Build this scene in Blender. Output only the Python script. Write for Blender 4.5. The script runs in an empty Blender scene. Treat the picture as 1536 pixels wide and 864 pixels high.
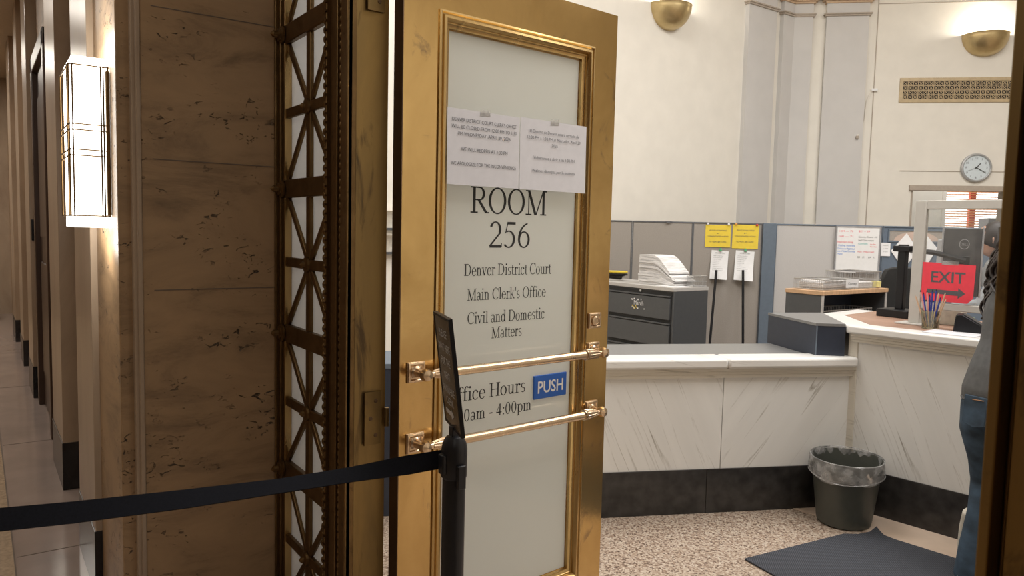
import bpy, bmesh, math, random
from math import sin, cos, pi, radians as R, atan2, hypot
from mathutils import Vector, Matrix
random.seed(7)
S = bpy.context.scene
COL = S.collection

# ------------------------------------------------------------------ camera, world, lights, exposure
cam_d = bpy.data.cameras.new('camera')
cam_d.sensor_width = 36.0
cam_d.lens = 1130 / 1536 * 36
cam_d.clip_start = 0.02
cam_d.dof.use_dof = True
cam_d.dof.focus_distance = 2.9
cam_d.dof.aperture_fstop = 11
cam = bpy.data.objects.new('camera', cam_d)
COL.objects.link(cam)
S.camera = cam
YAW = R(54.5)            # azimuth 0 looks 54.5 deg to the left of "into the room" (+Y)
cam.matrix_world = (Matrix.Translation((0, 0, 1.55)) @ Matrix.Rotation(YAW, 4, 'Z')
                    @ Matrix.Rotation(R(90 - 4.44), 4, 'X') @ Matrix.Rotation(R(1.354), 4, 'Z'))
w = bpy.data.worlds.new('daylight'); S.world = w; w.use_nodes = True
w.node_tree.nodes['Background'].inputs[0].default_value = (1.0, 0.97, 0.93, 1)
w.node_tree.nodes['Background'].inputs[1].default_value = 3.0
S.view_settings.view_transform = 'Standard'
S.view_settings.look = 'None'
S.view_settings.gamma = 1
S.view_settings.use_curve_mapping = False
S.view_settings.exposure = 0.0


def area(name, loc, size, power, color, rot=(0, 0, 0), sizey=None):
    l = bpy.data.lights.new(name, 'AREA'); l.energy = power; l.color = color; l.size = size
    if sizey:
        l.shape = 'RECTANGLE'; l.size_y = sizey
    o = bpy.data.objects.new(name, l); o.location = loc; o.rotation_euler = rot
    COL.objects.link(o); return o


def point(name, loc, power, color, rad=0.05):
    l = bpy.data.lights.new(name, 'POINT'); l.energy = power; l.color = color; l.shadow_soft_size = rad
    o = bpy.data.objects.new(name, l); o.location = loc
    COL.objects.link(o); return o


WARM = (1.0, 0.975, 0.94)
for (lx, ly) in ((-3.6, 2.7), (-0.4, 3.2), (-2.2, 6.2), (0.8, 6.4)):
    area('room_ceiling_light', (lx, ly, 5.25), 1.9, 117, WARM)
area('far_room_light', (-4.9, 10.9, 3.1), 0.8, 20, WARM)
for lx, pw in ((2.2, 22), (-1.6, 18), (-5.5, 26), (-9.0, 38), (-12.5, 50)):  # unseen lights, more of them added down the corridor to brighten it
    area('corridor_added_light', (lx, -1.1, 3.72), 0.7, pw * 1.12, (1.0, 0.925, 0.82))


# ------------------------------------------------------------------ materials
def nodes(name):
    m = bpy.data.materials.new(name); m.use_nodes = True
    nt = m.node_tree; b = nt.nodes['Principled BSDF']
    return m, nt, b


def N(nt, typ, **kw):
    n = nt.nodes.new(typ)
    for k, v in kw.items():
        if k in n.inputs.keys():
            n.inputs[k].default_value = v
        else:
            setattr(n, k, v)
    return n


def c4(c): return (c[0], c[1], c[2], 1)


def coords(nt, scale=(1, 1, 1), rot=(0, 0, 0), kind='Object'):
    tc = N(nt, 'ShaderNodeTexCoord'); mp = N(nt, 'ShaderNodeMapping')
    mp.inputs['Scale'].default_value = scale; mp.inputs['Rotation'].default_value = rot
    nt.links.new(tc.outputs[kind], mp.inputs[0]); return mp.outputs[0]


def ramp(nt, fac, stops):
    r = N(nt, 'ShaderNodeValToRGB')
    e = r.color_ramp.elements
    while len(e) < len(stops): e.new(0.5)
    for i, (p, c) in enumerate(stops):
        e[i].position = p; e[i].color = c4(c) if len(c) == 3 else c
    nt.links.new(fac, r.inputs[0]); return r.outputs[0]


def plain(name, col, rough=0.5, metal=0.0, var=0.12, scale=30, bump=0.0, spec=0.5, coat=0.0, stretch=(1, 1, 1)):
    m, nt, b = nodes(name)
    v = coords(nt, stretch)
    n = N(nt, 'ShaderNodeTexNoise', Scale=scale, Detail=4.0)
    nt.links.new(v, n.inputs['Vector'])
    lo = tuple(x * (1 - var) for x in col); hi = tuple(min(1, x * (1 + var)) for x in col)
    nt.links.new(ramp(nt, n.outputs[0], [(0.3, lo), (0.7, hi)]), b.inputs['Base Color'])
    b.inputs['Roughness'].default_value = rough; b.inputs['Metallic'].default_value = metal
    b.inputs['Specular IOR Level'].default_value = spec
    b.inputs['Coat Weight'].default_value = coat
    if bump:
        bp = N(nt, 'ShaderNodeBump', Strength=bump, Distance=0.002)
        nt.links.new(n.outputs[0], bp.inputs['Height']); nt.links.new(bp.outputs[0], b.inputs['Normal'])
    return m


def brass(name, c1, c2, dark, rough=(0.2, 0.42), spot=0.62, scale=4.0, stretch=(1, 1, 1)):
    m, nt, b = nodes(name)
    v = coords(nt, stretch)
    n = N(nt, 'ShaderNodeTexNoise', Scale=scale, Detail=6.0, Roughness=0.6, Distortion=0.6)
    nt.links.new(v, n.inputs['Vector'])
    n2 = N(nt, 'ShaderNodeTexNoise', Scale=scale * 2.3, Detail=7.0, Roughness=0.65, Distortion=1.2)
    nt.links.new(v, n2.inputs['Vector'])
    base = ramp(nt, n.outputs[0], [(0.3, c2), (0.65, c1)])
    mask = ramp(nt, n2.outputs[0], [(spot, (0, 0, 0)), (spot + 0.12, (1, 1, 1))])
    mx = N(nt, 'ShaderNodeMix', data_type='RGBA')
    nt.links.new(mask, mx.inputs['Factor']); nt.links.new(base, mx.inputs['A']); mx.inputs['B'].default_value = c4(dark)
    nt.links.new(mx.outputs['Result'], b.inputs['Base Color'])
    nt.links.new(ramp(nt, n.outputs[0], [(0.3, (rough[1],) * 3), (0.7, (rough[0],) * 3)]), b.inputs['Roughness'])
    b.inputs['Metallic'].default_value = 1.0
    bp = N(nt, 'ShaderNodeBump', Strength=0.12, Distance=0.004)
    nt.links.new(n2.outputs[0], bp.inputs['Height']); nt.links.new(bp.outputs[0], b.inputs['Normal'])
    return m


def travertine(name, c1, c2, pits=True, rough=0.45, stretch=(1.0, 1.0, 3.0), bed=True):
    m, nt, b = nodes(name)
    v = coords(nt, stretch)
    n = N(nt, 'ShaderNodeTexNoise', Scale=2.2, Detail=9.0, Roughness=0.68, Distortion=0.8)
    nt.links.new(v, n.inputs['Vector'])
    base = ramp(nt, n.outputs[0], [(0.28, c2), (0.5, c1), (0.78, tuple(x * 1.25 for x in c1))])
    b.inputs['Roughness'].default_value = rough
    out = base
    bp = N(nt, 'ShaderNodeBump', Strength=0.25, Distance=0.004)
    nt.links.new(n.outputs[0], bp.inputs['Height'])
    if pits:
        n2 = N(nt, 'ShaderNodeTexNoise', Scale=26.0, Detail=4.0, Roughness=0.6, Distortion=1.0)
        v2 = coords(nt, (1, 1, 1.9)); nt.links.new(v2, n2.inputs['Vector'])
        n3 = N(nt, 'ShaderNodeTexNoise', Scale=3.2, Detail=3.0)
        v3 = coords(nt, (1, 1, 2.2)); nt.links.new(v3, n3.inputs['Vector'])
        mul = N(nt, 'ShaderNodeMath', operation='MULTIPLY')
        nt.links.new(ramp(nt, n2.outputs[0], [(0.612, (0, 0, 0)), (0.652, (1, 1, 1))]), mul.inputs[0])
        nt.links.new(ramp(nt, n3.outputs[0], [(0.50, (0, 0, 0)), (0.60, (1, 1, 1))]), mul.inputs[1])
        mx = N(nt, 'ShaderNodeMix', data_type='RGBA')
        nt.links.new(mul.outputs[0], mx.inputs['Factor']); nt.links.new(base, mx.inputs['A'])
        mx.inputs['B'].default_value = (0.055, 0.034, 0.019, 1)
        # pale mineral streaks
        n4 = N(nt, 'ShaderNodeTexNoise', Scale=9.0, Detail=6.0, Roughness=0.7, Distortion=2.0)
        v4 = coords(nt, (1, 1, 2.6)); nt.links.new(v4, n4.inputs['Vector'])
        mx2 = N(nt, 'ShaderNodeMix', data_type='RGBA')
        nt.links.new(ramp(nt, n4.outputs[0], [(0.70, (0, 0, 0)), (0.78, (0.6, 0.6, 0.6))]), mx2.inputs['Factor'])
        nt.links.new(mx.outputs['Result'], mx2.inputs['A']); mx2.inputs['B'].default_value = (0.5, 0.4, 0.28, 1)
        out = mx2.outputs['Result']
        bp2 = N(nt, 'ShaderNodeBump', Strength=1.0, Distance=0.006, invert=True)
        nt.links.new(mul.outputs[0], bp2.inputs['Height']); nt.links.new(bp.outputs[0], bp2.inputs['Normal'])
        bp = bp2
    nt.links.new(out, b.inputs['Base Color']); nt.links.new(bp.outputs[0], b.inputs['Normal'])
    return m


def marble(name, ang, base=(0.80, 0.795, 0.775), dens=0.5):
    m, nt, b = nodes(name)
    v0 = coords(nt, (1, 0.35, 1), (0, ang, 0))
    mp = N(nt, 'ShaderNodeMapping'); mp.inputs['Scale'].default_value = (7.0, 1, 0.34)
    nt.links.new(v0, mp.inputs[0])
    n = N(nt, 'ShaderNodeTexNoise', Scale=1.5, Detail=3.0, Roughness=0.5, Distortion=0.15)
    nt.links.new(mp.outputs[0], n.inputs['Vector'])
    thin = ramp(nt, n.outputs[0], [(0.484, (0, 0, 0)), (0.5, (1, 1, 1)), (0.516, (0, 0, 0))])
    mp2 = N(nt, 'ShaderNodeMapping'); mp2.inputs['Scale'].default_value = (3.2, 1, 0.9)
    nt.links.new(v0, mp2.inputs[0])
    mk = N(nt, 'ShaderNodeTexNoise', Scale=2.2, Detail=5.0, Roughness=0.7); nt.links.new(mp2.outputs[0], mk.inputs['Vector'])
    mm = N(nt, 'ShaderNodeMath', operation='MULTIPLY')
    nt.links.new(thin, mm.inputs[0]); nt.links.new(ramp(nt, mk.outputs[0], [(dens - 0.06, (0, 0, 0)), (dens + 0.2, (0.9, 0.9, 0.9))]), mm.inputs[1])
    cl = ramp(nt, n.outputs[0], [(0.3, tuple(x * 0.93 for x in base)), (0.7, base)])
    mx = N(nt, 'ShaderNodeMix', data_type='RGBA')
    nt.links.new(mm.outputs[0], mx.inputs['Factor']); nt.links.new(cl, mx.inputs['A']); mx.inputs['B'].default_value = (0.24, 0.21, 0.16, 1)
    nt.links.new(mx.outputs['Result'], b.inputs['Base Color'])
    b.inputs['Roughness'].default_value = 0.28
    return m


def terrazzo(name):
    m, nt, b = nodes(name)
    v = coords(nt)
    vo = N(nt, 'ShaderNodeTexVoronoi', Scale=125.0); nt.links.new(v, vo.inputs['Vector'])
    sep = N(nt, 'ShaderNodeSeparateColor'); nt.links.new(vo.outputs['Color'], sep.inputs[0])
    col = ramp(nt, sep.outputs[0], [(0.0, (0.11, 0.07, 0.05)), (0.2, (0.26, 0.18, 0.13)), (0.45, (0.40, 0.31, 0.24)), (0.75, (0.49, 0.40, 0.32)), (1.0, (0.57, 0.50, 0.42))])
    nt.links.new(col, b.inputs['Base Color']); b.inputs['Roughness'].default_value = 0.3
    return m


def ribbed(name, col):
    m, nt, b = nodes(name)
    v = coords(nt, (1, 1, 1), (0, 0, 0))
    wv = N(nt, 'ShaderNodeTexWave', Scale=48.0, Distortion=0.4); wv.bands_direction = 'DIAGONAL'
    nt.links.new(v, wv.inputs['Vector'])
    n = N(nt, 'ShaderNodeTexNoise', Scale=160.0, Detail=3.0); nt.links.new(v, n.inputs['Vector'])
    mul = N(nt, 'ShaderNodeMath', operation='MULTIPLY'); nt.links.new(wv.outputs[1], mul.inputs[0]); nt.links.new(n.outputs[0], mul.inputs[1])
    nt.links.new(ramp(nt, mul.outputs[0], [(0.05, tuple(x * 0.65 for x in col)), (0.6, tuple(x * 1.5 for x in col))]), b.inputs['Base Color'])
    bp = N(nt, 'ShaderNodeBump', Strength=0.8, Distance=0.004); nt.links.new(mul.outputs[0], bp.inputs['Height'])
    nt.links.new(bp.outputs[0], b.inputs['Normal'])
    b.inputs['Roughness'].default_value = 0.95
    return m


def emit(name, col, strength):
    m, nt, b = nodes(name)
    v = coords(nt); n = N(nt, 'ShaderNodeTexNoise', Scale=3.0); nt.links.new(v, n.inputs['Vector'])
    nt.links.new(ramp(nt, n.outputs[0], [(0.2, tuple(x * 0.96 for x in col)), (0.8, col)]), b.inputs['Emission Color'])
    b.inputs['Base Color'].default_value = c4(col)
    b.inputs['Emission Strength'].default_value = strength
    return m


def frosted(name, col, tcol):
    m, nt, b = nodes(name)
    nt.nodes.remove(b)
    out = nt.nodes['Material Output']
    v = coords(nt); n = N(nt, 'ShaderNodeTexNoise', Scale=1.4, Detail=4.0); nt.links.new(v, n.inputs['Vector'])
    d = N(nt, 'ShaderNodeBsdfDiffuse'); t = N(nt, 'ShaderNodeBsdfTranslucent'); g = N(nt, 'ShaderNodeBsdfGlossy', Roughness=0.06)
    nt.links.new(ramp(nt, n.outputs[0], [(0.3, tuple(x * 0.95 for x in col)), (0.7, col)]), d.inputs['Color'])
    t.inputs['Color'].default_value = c4(tcol)
    a = N(nt, 'ShaderNodeMixShader', Fac=0.68); nt.links.new(d.outputs[0], a.inputs[1]); nt.links.new(t.outputs[0], a.inputs[2])
    fr = N(nt, 'ShaderNodeFresnel', IOR=1.45)
    e = N(nt, 'ShaderNodeMixShader'); nt.links.new(fr.outputs[0], e.inputs[0]); nt.links.new(a.outputs[0], e.inputs[1]); nt.links.new(g.outputs[0], e.inputs[2])
    nt.links.new(e.outputs[0], out.inputs[0])
    return m


def clear(name, tint=(1, 1, 1), rough=0.02, extra=0.0, dcol=(0.9, 0.9, 0.9)):
    """thin clear sheet: transparent with a fresnel sheen and an optional milky share"""
    m, nt, b = nodes(name)
    nt.nodes.remove(b); out = nt.nodes['Material Output']
    t = N(nt, 'ShaderNodeBsdfTransparent'); t.inputs[0].default_value = c4(tint)
    d = N(nt, 'ShaderNodeBsdfDiffuse'); d.inputs[0].default_value = c4(dcol)
    g = N(nt, 'ShaderNodeBsdfGlossy', Roughness=rough)
    v = coords(nt); n = N(nt, 'ShaderNodeTexNoise', Scale=20.0, Detail=3.0); nt.links.new(v, n.inputs['Vector'])
    a = N(nt, 'ShaderNodeMixShader')
    nt.links.new(ramp(nt, n.outputs[0], [(0.35, (extra * 0.4,) * 3), (0.65, (extra * 1.6,) * 3)]), a.inputs[0])
    nt.links.new(t.outputs[0], a.inputs[1]); nt.links.new(d.outputs[0], a.inputs[2])
    fr = N(nt, 'ShaderNodeFresnel', IOR=1.35)
    e = N(nt, 'ShaderNodeMixShader'); nt.links.new(fr.outputs[0], e.inputs[0]); nt.links.new(a.outputs[0], e.inputs[1]); nt.links.new(g.outputs[0], e.inputs[2])
    nt.links.new(e.outputs[0], out.inputs[0])
    return m


M = {}
M['door_brass'] = brass('polished_brass', (0.70, 0.48, 0.205), (0.46, 0.295, 0.11), (0.25, 0.18, 0.12), (0.09, 0.27), 0.60, 2.6, (1, 1, 0.7))
M['mould_brass'] = brass('brass_moulding', (0.60, 0.42, 0.19), (0.42, 0.28, 0.11), (0.22, 0.14, 0.06), (0.22, 0.40), 0.64, 6, (1, 1, 0.3))
M['jamb_brass'] = brass('stained_brass_jamb', (0.34, 0.225, 0.085), (0.21, 0.145, 0.065), (0.10, 0.07, 0.04), (0.34, 0.5), 0.55, 3.0, (1.6, 1.6, 0.3))
M['hinge_brass'] = brass('dull_hinge_brass', (0.24, 0.16, 0.065), (0.17, 0.115, 0.05), (0.14, 0.10, 0.06), (0.4, 0.55), 0.6, 5)
M['dark_edge'] = brass('brown_bronze_edge', (0.16, 0.105, 0.065), (0.11, 0.07, 0.045), (0.06, 0.04, 0.03), (0.45, 0.6), 0.62, 5)
M['bronze'] = brass('dark_bronze', (0.20, 0.125, 0.055), (0.13, 0.08, 0.035), (0.06, 0.04, 0.02), (0.36, 0.52), 0.62, 8)
M['bar_brass'] = brass('satin_bronze_bar', (0.70, 0.54, 0.37), (0.60, 0.45, 0.30), (0.40, 0.29, 0.19), (0.22, 0.34), 0.7, 9)
M['sconce_brass'] = brass('brushed_brass', (0.62, 0.49, 0.27), (0.54, 0.42, 0.22), (0.42, 0.33, 0.2), (0.33, 0.4), 0.7, 10)
M['trav'] = travertine('walnut_travertine', (0.345, 0.225, 0.122), (0.165, 0.105, 0.057))
M['trav_far'] = travertine('polished_travertine', (0.38, 0.29, 0.21), (0.28, 0.20, 0.14), False, 0.28, (1, 1, 0.4))
M['corridor_ceiling'] = plain('corridor_plaster', (0.5, 0.42, 0.33), 0.9, var=0.05)
M['corridor_floor'] = plain('polished_stone_floor', (0.33, 0.265, 0.235), 0.13, var=0.12, scale=3)
M['corridor_floor2'] = plain('tan_stone_floor', (0.40, 0.30, 0.2), 0.22, var=0.2, scale=40)
M['seam'] = plain('dark_seam', (0.16, 0.125, 0.10), 0.8)
M['black_marble'] = plain('black_marble', (0.018, 0.017, 0.018), 0.25, var=0.7, scale=6)
M['room_black'] = plain('black_base_marble', (0.028, 0.026, 0.025), 0.3, var=0.6, scale=14)
M['cream'] = plain('cream_plaster', (0.785, 0.75, 0.68), 0.9, var=0.03, scale=5)
M['cream2'] = plain('cream_trim', (0.80, 0.755, 0.685), 0.8, var=0.03, scale=5)
M['pilaster'] = plain('pale_gray_pilaster', (0.60, 0.585, 0.57), 0.85, var=0.03, scale=4)
M['capital'] = plain('tan_moulding', (0.56, 0.40, 0.26), 0.6, var=0.1)
M['taupe_mould'] = plain('taupe_moulding', (0.42, 0.36, 0.30), 0.7, var=0.06)
M['marbleA'] = marble('white_marble_a', R(24))
M['marbleB'] = marble('white_marble_b', R(-36), dens=0.47)
M['marble_cap'] = marble('white_marble_cap', R(80), (0.82, 0.81, 0.79), 0.55)
M['marble_mould'] = marble('cream_marble_moulding', R(85), (0.70, 0.66, 0.58), 0.5)
M['terrazzo'] = terrazzo('terrazzo')
M['stone_border'] = plain('beige_stone_border', (0.60, 0.47, 0.37), 0.35, var=0.06, scale=8)
M['mat'] = ribbed('navy_ribbed_carpet', (0.052, 0.056, 0.070))
M['laminate_gray'] = plain('gray_laminate', (0.20, 0.20, 0.20), 0.4, var=0.06, scale=60)
M['laminate_navy'] = plain('navy_laminate', (0.028, 0.036, 0.058), 0.4, var=0.08, scale=20)
M['wood_top'] = plain('brown_woodgrain_laminate', (0.36, 0.22, 0.16), 0.4, var=0.2, scale=12, stretch=(1, 8, 1))
M['oak'] = plain('light_oak_laminate', (0.60, 0.38, 0.22), 0.4, var=0.18, scale=10, stretch=(1, 8, 1))
M['cab'] = plain('charcoal_steel', (0.075, 0.078, 0.082), 0.42, var=0.05)
M['cab_dark'] = plain('gap_shade_and_black', (0.02, 0.02, 0.02), 0.7)  # painted shade between drawers, and the chair's and trousers' own black
M['cab_top'] = plain('pale_gray_steel', (0.50, 0.48, 0.46), 0.45, var=0.04)
M['fabric'] = plain('gray_panel_fabric', (0.335, 0.305, 0.275), 0.95, var=0.10, scale=140, bump=0.2)
M['fabric_lit'] = plain('lit_panel_fabric', (0.50, 0.485, 0.475), 0.95, var=0.06, scale=140, bump=0.2)  # paler copy of the panel fabric, stronger light put into its colour
M['frame_gray'] = plain('gray_panel_trim', (0.13, 0.135, 0.145), 0.5)
M['frame_blue'] = plain('slate_blue_trim', (0.13, 0.165, 0.21), 0.5, var=0.05)
M['panel_blue'] = plain('slate_blue_panel', (0.12, 0.155, 0.205), 0.7, var=0.05)
M['yellow'] = plain('yellow_paper', (0.80, 0.60, 0.06), 0.7, var=0.03)
M['paper'] = plain('white_paper', (0.80, 0.80, 0.81), 0.8, var=0.03)
M['paper2'] = plain('cool_white_paper', (0.70, 0.70, 0.745), 0.8, var=0.03)
M['papers'] = plain('paper_edges', (0.66, 0.645, 0.64), 0.85, var=0.42, scale=7, stretch=(1, 1, 45))
M['ink'] = plain('black_ink', (0.014, 0.014, 0.014), 0.6)
M['ink_gray'] = plain('gray_ink', (0.10, 0.10, 0.11), 0.7)
M['ink_red'] = plain('red_marker', (0.75, 0.06, 0.10), 0.6)
M['ink_blue'] = plain('blue_marker', (0.02, 0.22, 0.70), 0.6)
M['ink_teal'] = plain('teal_marker', (0.02, 0.45, 0.42), 0.6)
M['red_paper'] = plain('red_paper', (0.80, 0.055, 0.085), 0.7, var=0.05)
M['push_blue'] = plain('blue_sign_plastic', (0.02, 0.115, 0.47), 0.4, var=0.04)
M['white'] = plain('white_plastic', (0.80, 0.80, 0.80), 0.4, var=0.02)
M['black'] = plain('black_plastic', (0.009, 0.009, 0.011), 0.38, var=0.2, spec=0.35)
M['belt'] = plain('black_webbing', (0.006, 0.0065, 0.010), 0.85, var=0.25, scale=200, spec=0.15)
M['sign_black'] = plain('dark_sign_face', (0.05, 0.036, 0.026), 0.22, var=0.2)
M['bin'] = plain('gray_green_plastic', (0.068, 0.072, 0.062), 0.42, var=0.05)
M['liner'] = clear('clear_bin_liner', (1, 1, 1), 0.12, 0.22)
M['plexi'] = clear('plexiglass', (0.97, 0.98, 0.98), 0.02, 0.03)
M['steel'] = plain('chrome_wire', (0.55, 0.55, 0.55), 0.3, 0.8)
M['rail'] = plain('putty_gray_metal', (0.50, 0.485, 0.455), 0.45, var=0.03)
M['silver'] = plain('silver_plastic', (0.38, 0.38, 0.40), 0.35, 0.3)
M['mon'] = plain('monitor_back_plastic', (0.062, 0.062, 0.065), 0.45, var=0.05)
M['clock_rim'] = plain('gray_clock_rim', (0.40, 0.40, 0.40), 0.4, 0.2)
M['clock_face'] = plain('pale_clock_face', (0.76, 0.81, 0.83), 0.6, var=0.02)
M['grille'] = plain('tan_bronze_grille', (0.50, 0.39, 0.24), 0.5, 0.1, var=0.08)
M['hole'] = plain('duct_shade', (0.02, 0.017, 0.014), 0.9)
M['skin'] = plain('skin', (0.52, 0.30, 0.22), 0.55, var=0.08, scale=20)
M['hair'] = plain('dark_hair', (0.022, 0.014, 0.013), 0.5, var=0.5, scale=60)
M['shirt'] = plain('gray_jersey', (0.10, 0.102, 0.105), 0.9, var=0.12, scale=50, bump=0.2)
M['shirt2'] = plain('pale_gray_knit', (0.36, 0.37, 0.39), 0.9, var=0.12, scale=60, bump=0.3)
M['denim'] = plain('blue_denim', (0.036, 0.061, 0.094), 0.9, var=0.5, scale=11, bump=0.6, stretch=(1, 1, 1.6))
M['thread'] = plain('tan_stitching', (0.34, 0.18, 0.09), 0.8)
M['shoe'] = plain('cream_canvas', (0.62, 0.58, 0.50), 0.8)
M['dark_wood'] = plain('dark_walnut', (0.055, 0.03, 0.02), 0.35, var=0.35, scale=5, stretch=(1, 1, 0.2))
M['slat'] = plain('honey_wood_blind', (0.72, 0.36, 0.14), 0.5, var=0.15)
M['red_brick'] = plain('red_painted_post', (0.5, 0.06, 0.03), 0.8)
M['lamp_glow'] = emit('lit_opal_glass', (1.0, 0.97, 0.9), 7.0)
M['lamp_side'] = emit('lit_amber_glass', (1.0, 0.80, 0.48), 1.5)
M['bulb'] = emit('lit_bulb', (1.0, 0.93, 0.8), 6.0)
M['glass_door'] = frosted('frosted_door_glass', (0.90, 0.91, 0.87), (0.98, 0.99, 0.955))
M['glass_side'] = frosted('frosted_side_glass', (0.82, 0.83, 0.82), (0.97, 0.97, 0.97))
M['tape'] = clear('clear_tape', (0.95, 0.95, 0.95), 0.2, 0.3)
M['green_clip'] = plain('green_clip', (0.10, 0.45, 0.22), 0.4)
M['red_pin'] = plain('red_pin', (0.6, 0.03, 0.03), 0.4)
M['orange_pin'] = plain('orange_pin', (0.75, 0.35, 0.08), 0.4)
M['pen_blue'] = plain('blue_pen_plastic', (0.03, 0.05, 0.30), 0.35)
M['pen_tan'] = plain('tan_pencil_wood', (0.62, 0.42, 0.28), 0.5)
M['pen_pink'] = plain('pink_pen_plastic', (0.72, 0.32, 0.30), 0.4)
M['cup'] = clear('clear_plastic_cup', (0.93, 0.93, 0.85), 0.05, 0.14, (0.75, 0.72, 0.52))
M['card'] = plain('cream_card', (0.74, 0.70, 0.62), 0.8)
M['pink_thing'] = plain('pale_peach_panel', (0.52, 0.40, 0.34), 0.8, var=0.15, scale=7)
M['greenp'] = plain('pale_green_paper', (0.55, 0.74, 0.55), 0.8)
M['sticky'] = plain('sticky_yellow', (0.80, 0.72, 0.30), 0.8)


# ------------------------------------------------------------------ mesh building
class MB:
    def __init__(s): s.v = []; s.f = []

    def add(s, vs, fs, M_=None):
        o = len(s.v)
        if M_ is not None: vs = [tuple(M_ @ Vector(p)) for p in vs]
        s.v += [tuple(p) for p in vs]; s.f += [tuple(i + o for i in f) for f in fs]; return s

    def box(s, x0, x1, y0, y1, z0, z1, M_=None):
        vs = [(x0, y0, z0), (x1, y0, z0), (x1, y1, z0), (x0, y1, z0), (x0, y0, z1), (x1, y0, z1), (x1, y1, z1), (x0, y1, z1)]
        fs = [(0, 3, 2, 1), (4, 5, 6, 7), (0, 1, 5, 4), (1, 2, 6, 5), (2, 3, 7, 6), (3, 0, 4, 7)]
        return s.add(vs, fs, M_)

    def prism(s, poly, z0, z1, M_=None):          # poly: plan points (x, y), counter-clockwise
        n = len(poly)
        vs = [(x, y, z0) for x, y in poly] + [(x, y, z1) for x, y in poly]
        fs = [tuple(range(n - 1, -1, -1)), tuple(range(n, 2 * n))] + [(i, (i + 1) % n, n + (i + 1) % n, n + i) for i in range(n)]
        return s.add(vs, fs, M_)

    def slab(s, poly, y0, y1, M_=None):           # poly: (x, z) points, extruded along y
        n = len(poly)
        vs = [(x, y0, z) for x, z in poly] + [(x, y1, z) for x, z in poly]
        fs = [tuple(range(n)), tuple(range(2 * n - 1, n - 1, -1))] + [((i + 1) % n, i, n + i, n + (i + 1) % n) for i in range(n)]
        return s.add(vs, fs, M_)

    def loft(s, rings, cap=True, closed=True):
        n = len(rings[0]); vs = [p for r_ in rings for p in r_]; fs = []
        for k in range(len(rings) - 1):
            for i in range(n if closed else n - 1):
                j = (i + 1) % n
                fs.append((k * n + i, k * n + j, (k + 1) * n + j, (k + 1) * n + i))
        if cap and closed:
            fs.append(tuple(range(n - 1, -1, -1))); fs.append(tuple((len(rings) - 1) * n + i for i in range(n)))
        return s.add(vs, fs)

    def tube(s, pts, r, n=8, ry=None, ref=None, cap=True):
        """round or elliptical tube along points; r, ry: number or list"""
        P = [Vector(p) for p in pts]; K = len(P)
        rr = r if isinstance(r, (list, tuple)) else [r] * K
        r2 = rr if ry is None else (ry if isinstance(ry, (list, tuple)) else [ry] * K)
        rings = []
        up = Vector(ref) if ref else None
        for k in range(K):
            t = (P[min(k + 1, K - 1)] - P[max(k - 1, 0)]).normalized()
            if up is None:
                up = Vector((0, 0, 1)) if abs(t.z) < 0.9 else Vector((1, 0, 0))
            a = (up - t * up.dot(t))
            if a.length < 1e-5: a = t.orthogonal()
            a.normalize()
            b = t.cross(a)
            if not ref: up = a
            rings.append([tuple(P[k] + a * (rr[k] * cos(2 * pi * i / n)) + b * (r2[k] * sin(2 * pi * i / n))) for i in range(n)])
        return s.loft(rings, cap)

    def lathe(s, prof, n=24, a0=0.0, a1=2 * pi, M_=None, cap=False):
        full = abs(a1 - a0 - 2 * pi) < 1e-6
        m = n if full else n + 1
        vs = []
        for r_, z in prof:
            for i in range(m):
                a = a0 + (a1 - a0) * i / n
                vs.append((r_ * cos(a), r_ * sin(a), z))
        fs = []
        for k in range(len(prof) - 1):
            for i in range(m if full else m - 1):
                j = (i + 1) % m
                fs.append((k * m + i, k * m + j, (k + 1) * m + j, (k + 1) * m + i))
        if cap:
            fs.append(tuple(range(m - 1, -1, -1))); fs.append(tuple((len(prof) - 1) * m + i for i in range(m)))
        return s.add(vs, fs, M_)

    def frame(s, x0, x1, z0, z1, prof):
        """mitred sweep round a rectangle; prof = [(inset, y)...] from outside to inside"""
        rings = []
        for ins, y in prof:
            rings.append([(x0 + ins, y, z0 + ins), (x1 - ins, y, z0 + ins), (x1 - ins, y, z1 - ins), (x0 + ins, y, z1 - ins)])
        return s.loft(rings, cap=False)

    def sphere(s, c, r, n=12, sc=(1, 1, 1)):
        prof = [(max(1e-4, r * sin(pi * k / (n // 2 + 2))), -r * cos(pi * k / (n // 2 + 2))) for k in range(n // 2 + 3)]
        return s.lathe(prof, n, M_=Matrix.Translation(c) @ Matrix.Diagonal((*sc, 1)))

    def build(s, name, mat, parent=None, bevel=0.0, smooth=35, loc=None, rz=0):
        me = bpy.data.meshes.new(name); me.from_pydata(s.v, [], s.f); me.update()
        bm = bmesh.new(); bm.from_mesh(me); bmesh.ops.recalc_face_normals(bm, faces=bm.faces); bm.to_mesh(me); bm.free()
        if smooth:
            me.shade_smooth(); me.set_sharp_from_angle(angle=R(smooth))
        o = bpy.data.objects.new(name, me); COL.objects.link(o)
        me.materials.append(M[mat])
        if parent: o.parent = parent
        if loc: o.location = loc
        o.rotation_euler.z = rz
        if bevel:
            b = o.modifiers.new('bevel', 'BEVEL'); b.width = bevel; b.segments = 2; b.limit_method = 'ANGLE'; b.angle_limit = R(40)
        return o


def thing(name, label, cat, loc=(0, 0, 0), rz=0, group=None):
    o = bpy.data.objects.new(name, None); COL.objects.link(o); o.empty_display_size = 0.1
    o.location = loc; o.rotation_euler.z = rz
    return tag(o, label, cat, group)


def tag(o, label, cat, group=None):
    o['label'] = label; o['category'] = cat
    if group: o['group'] = group
    return o


def struct(o): o['kind'] = 'structure'; return o


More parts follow.
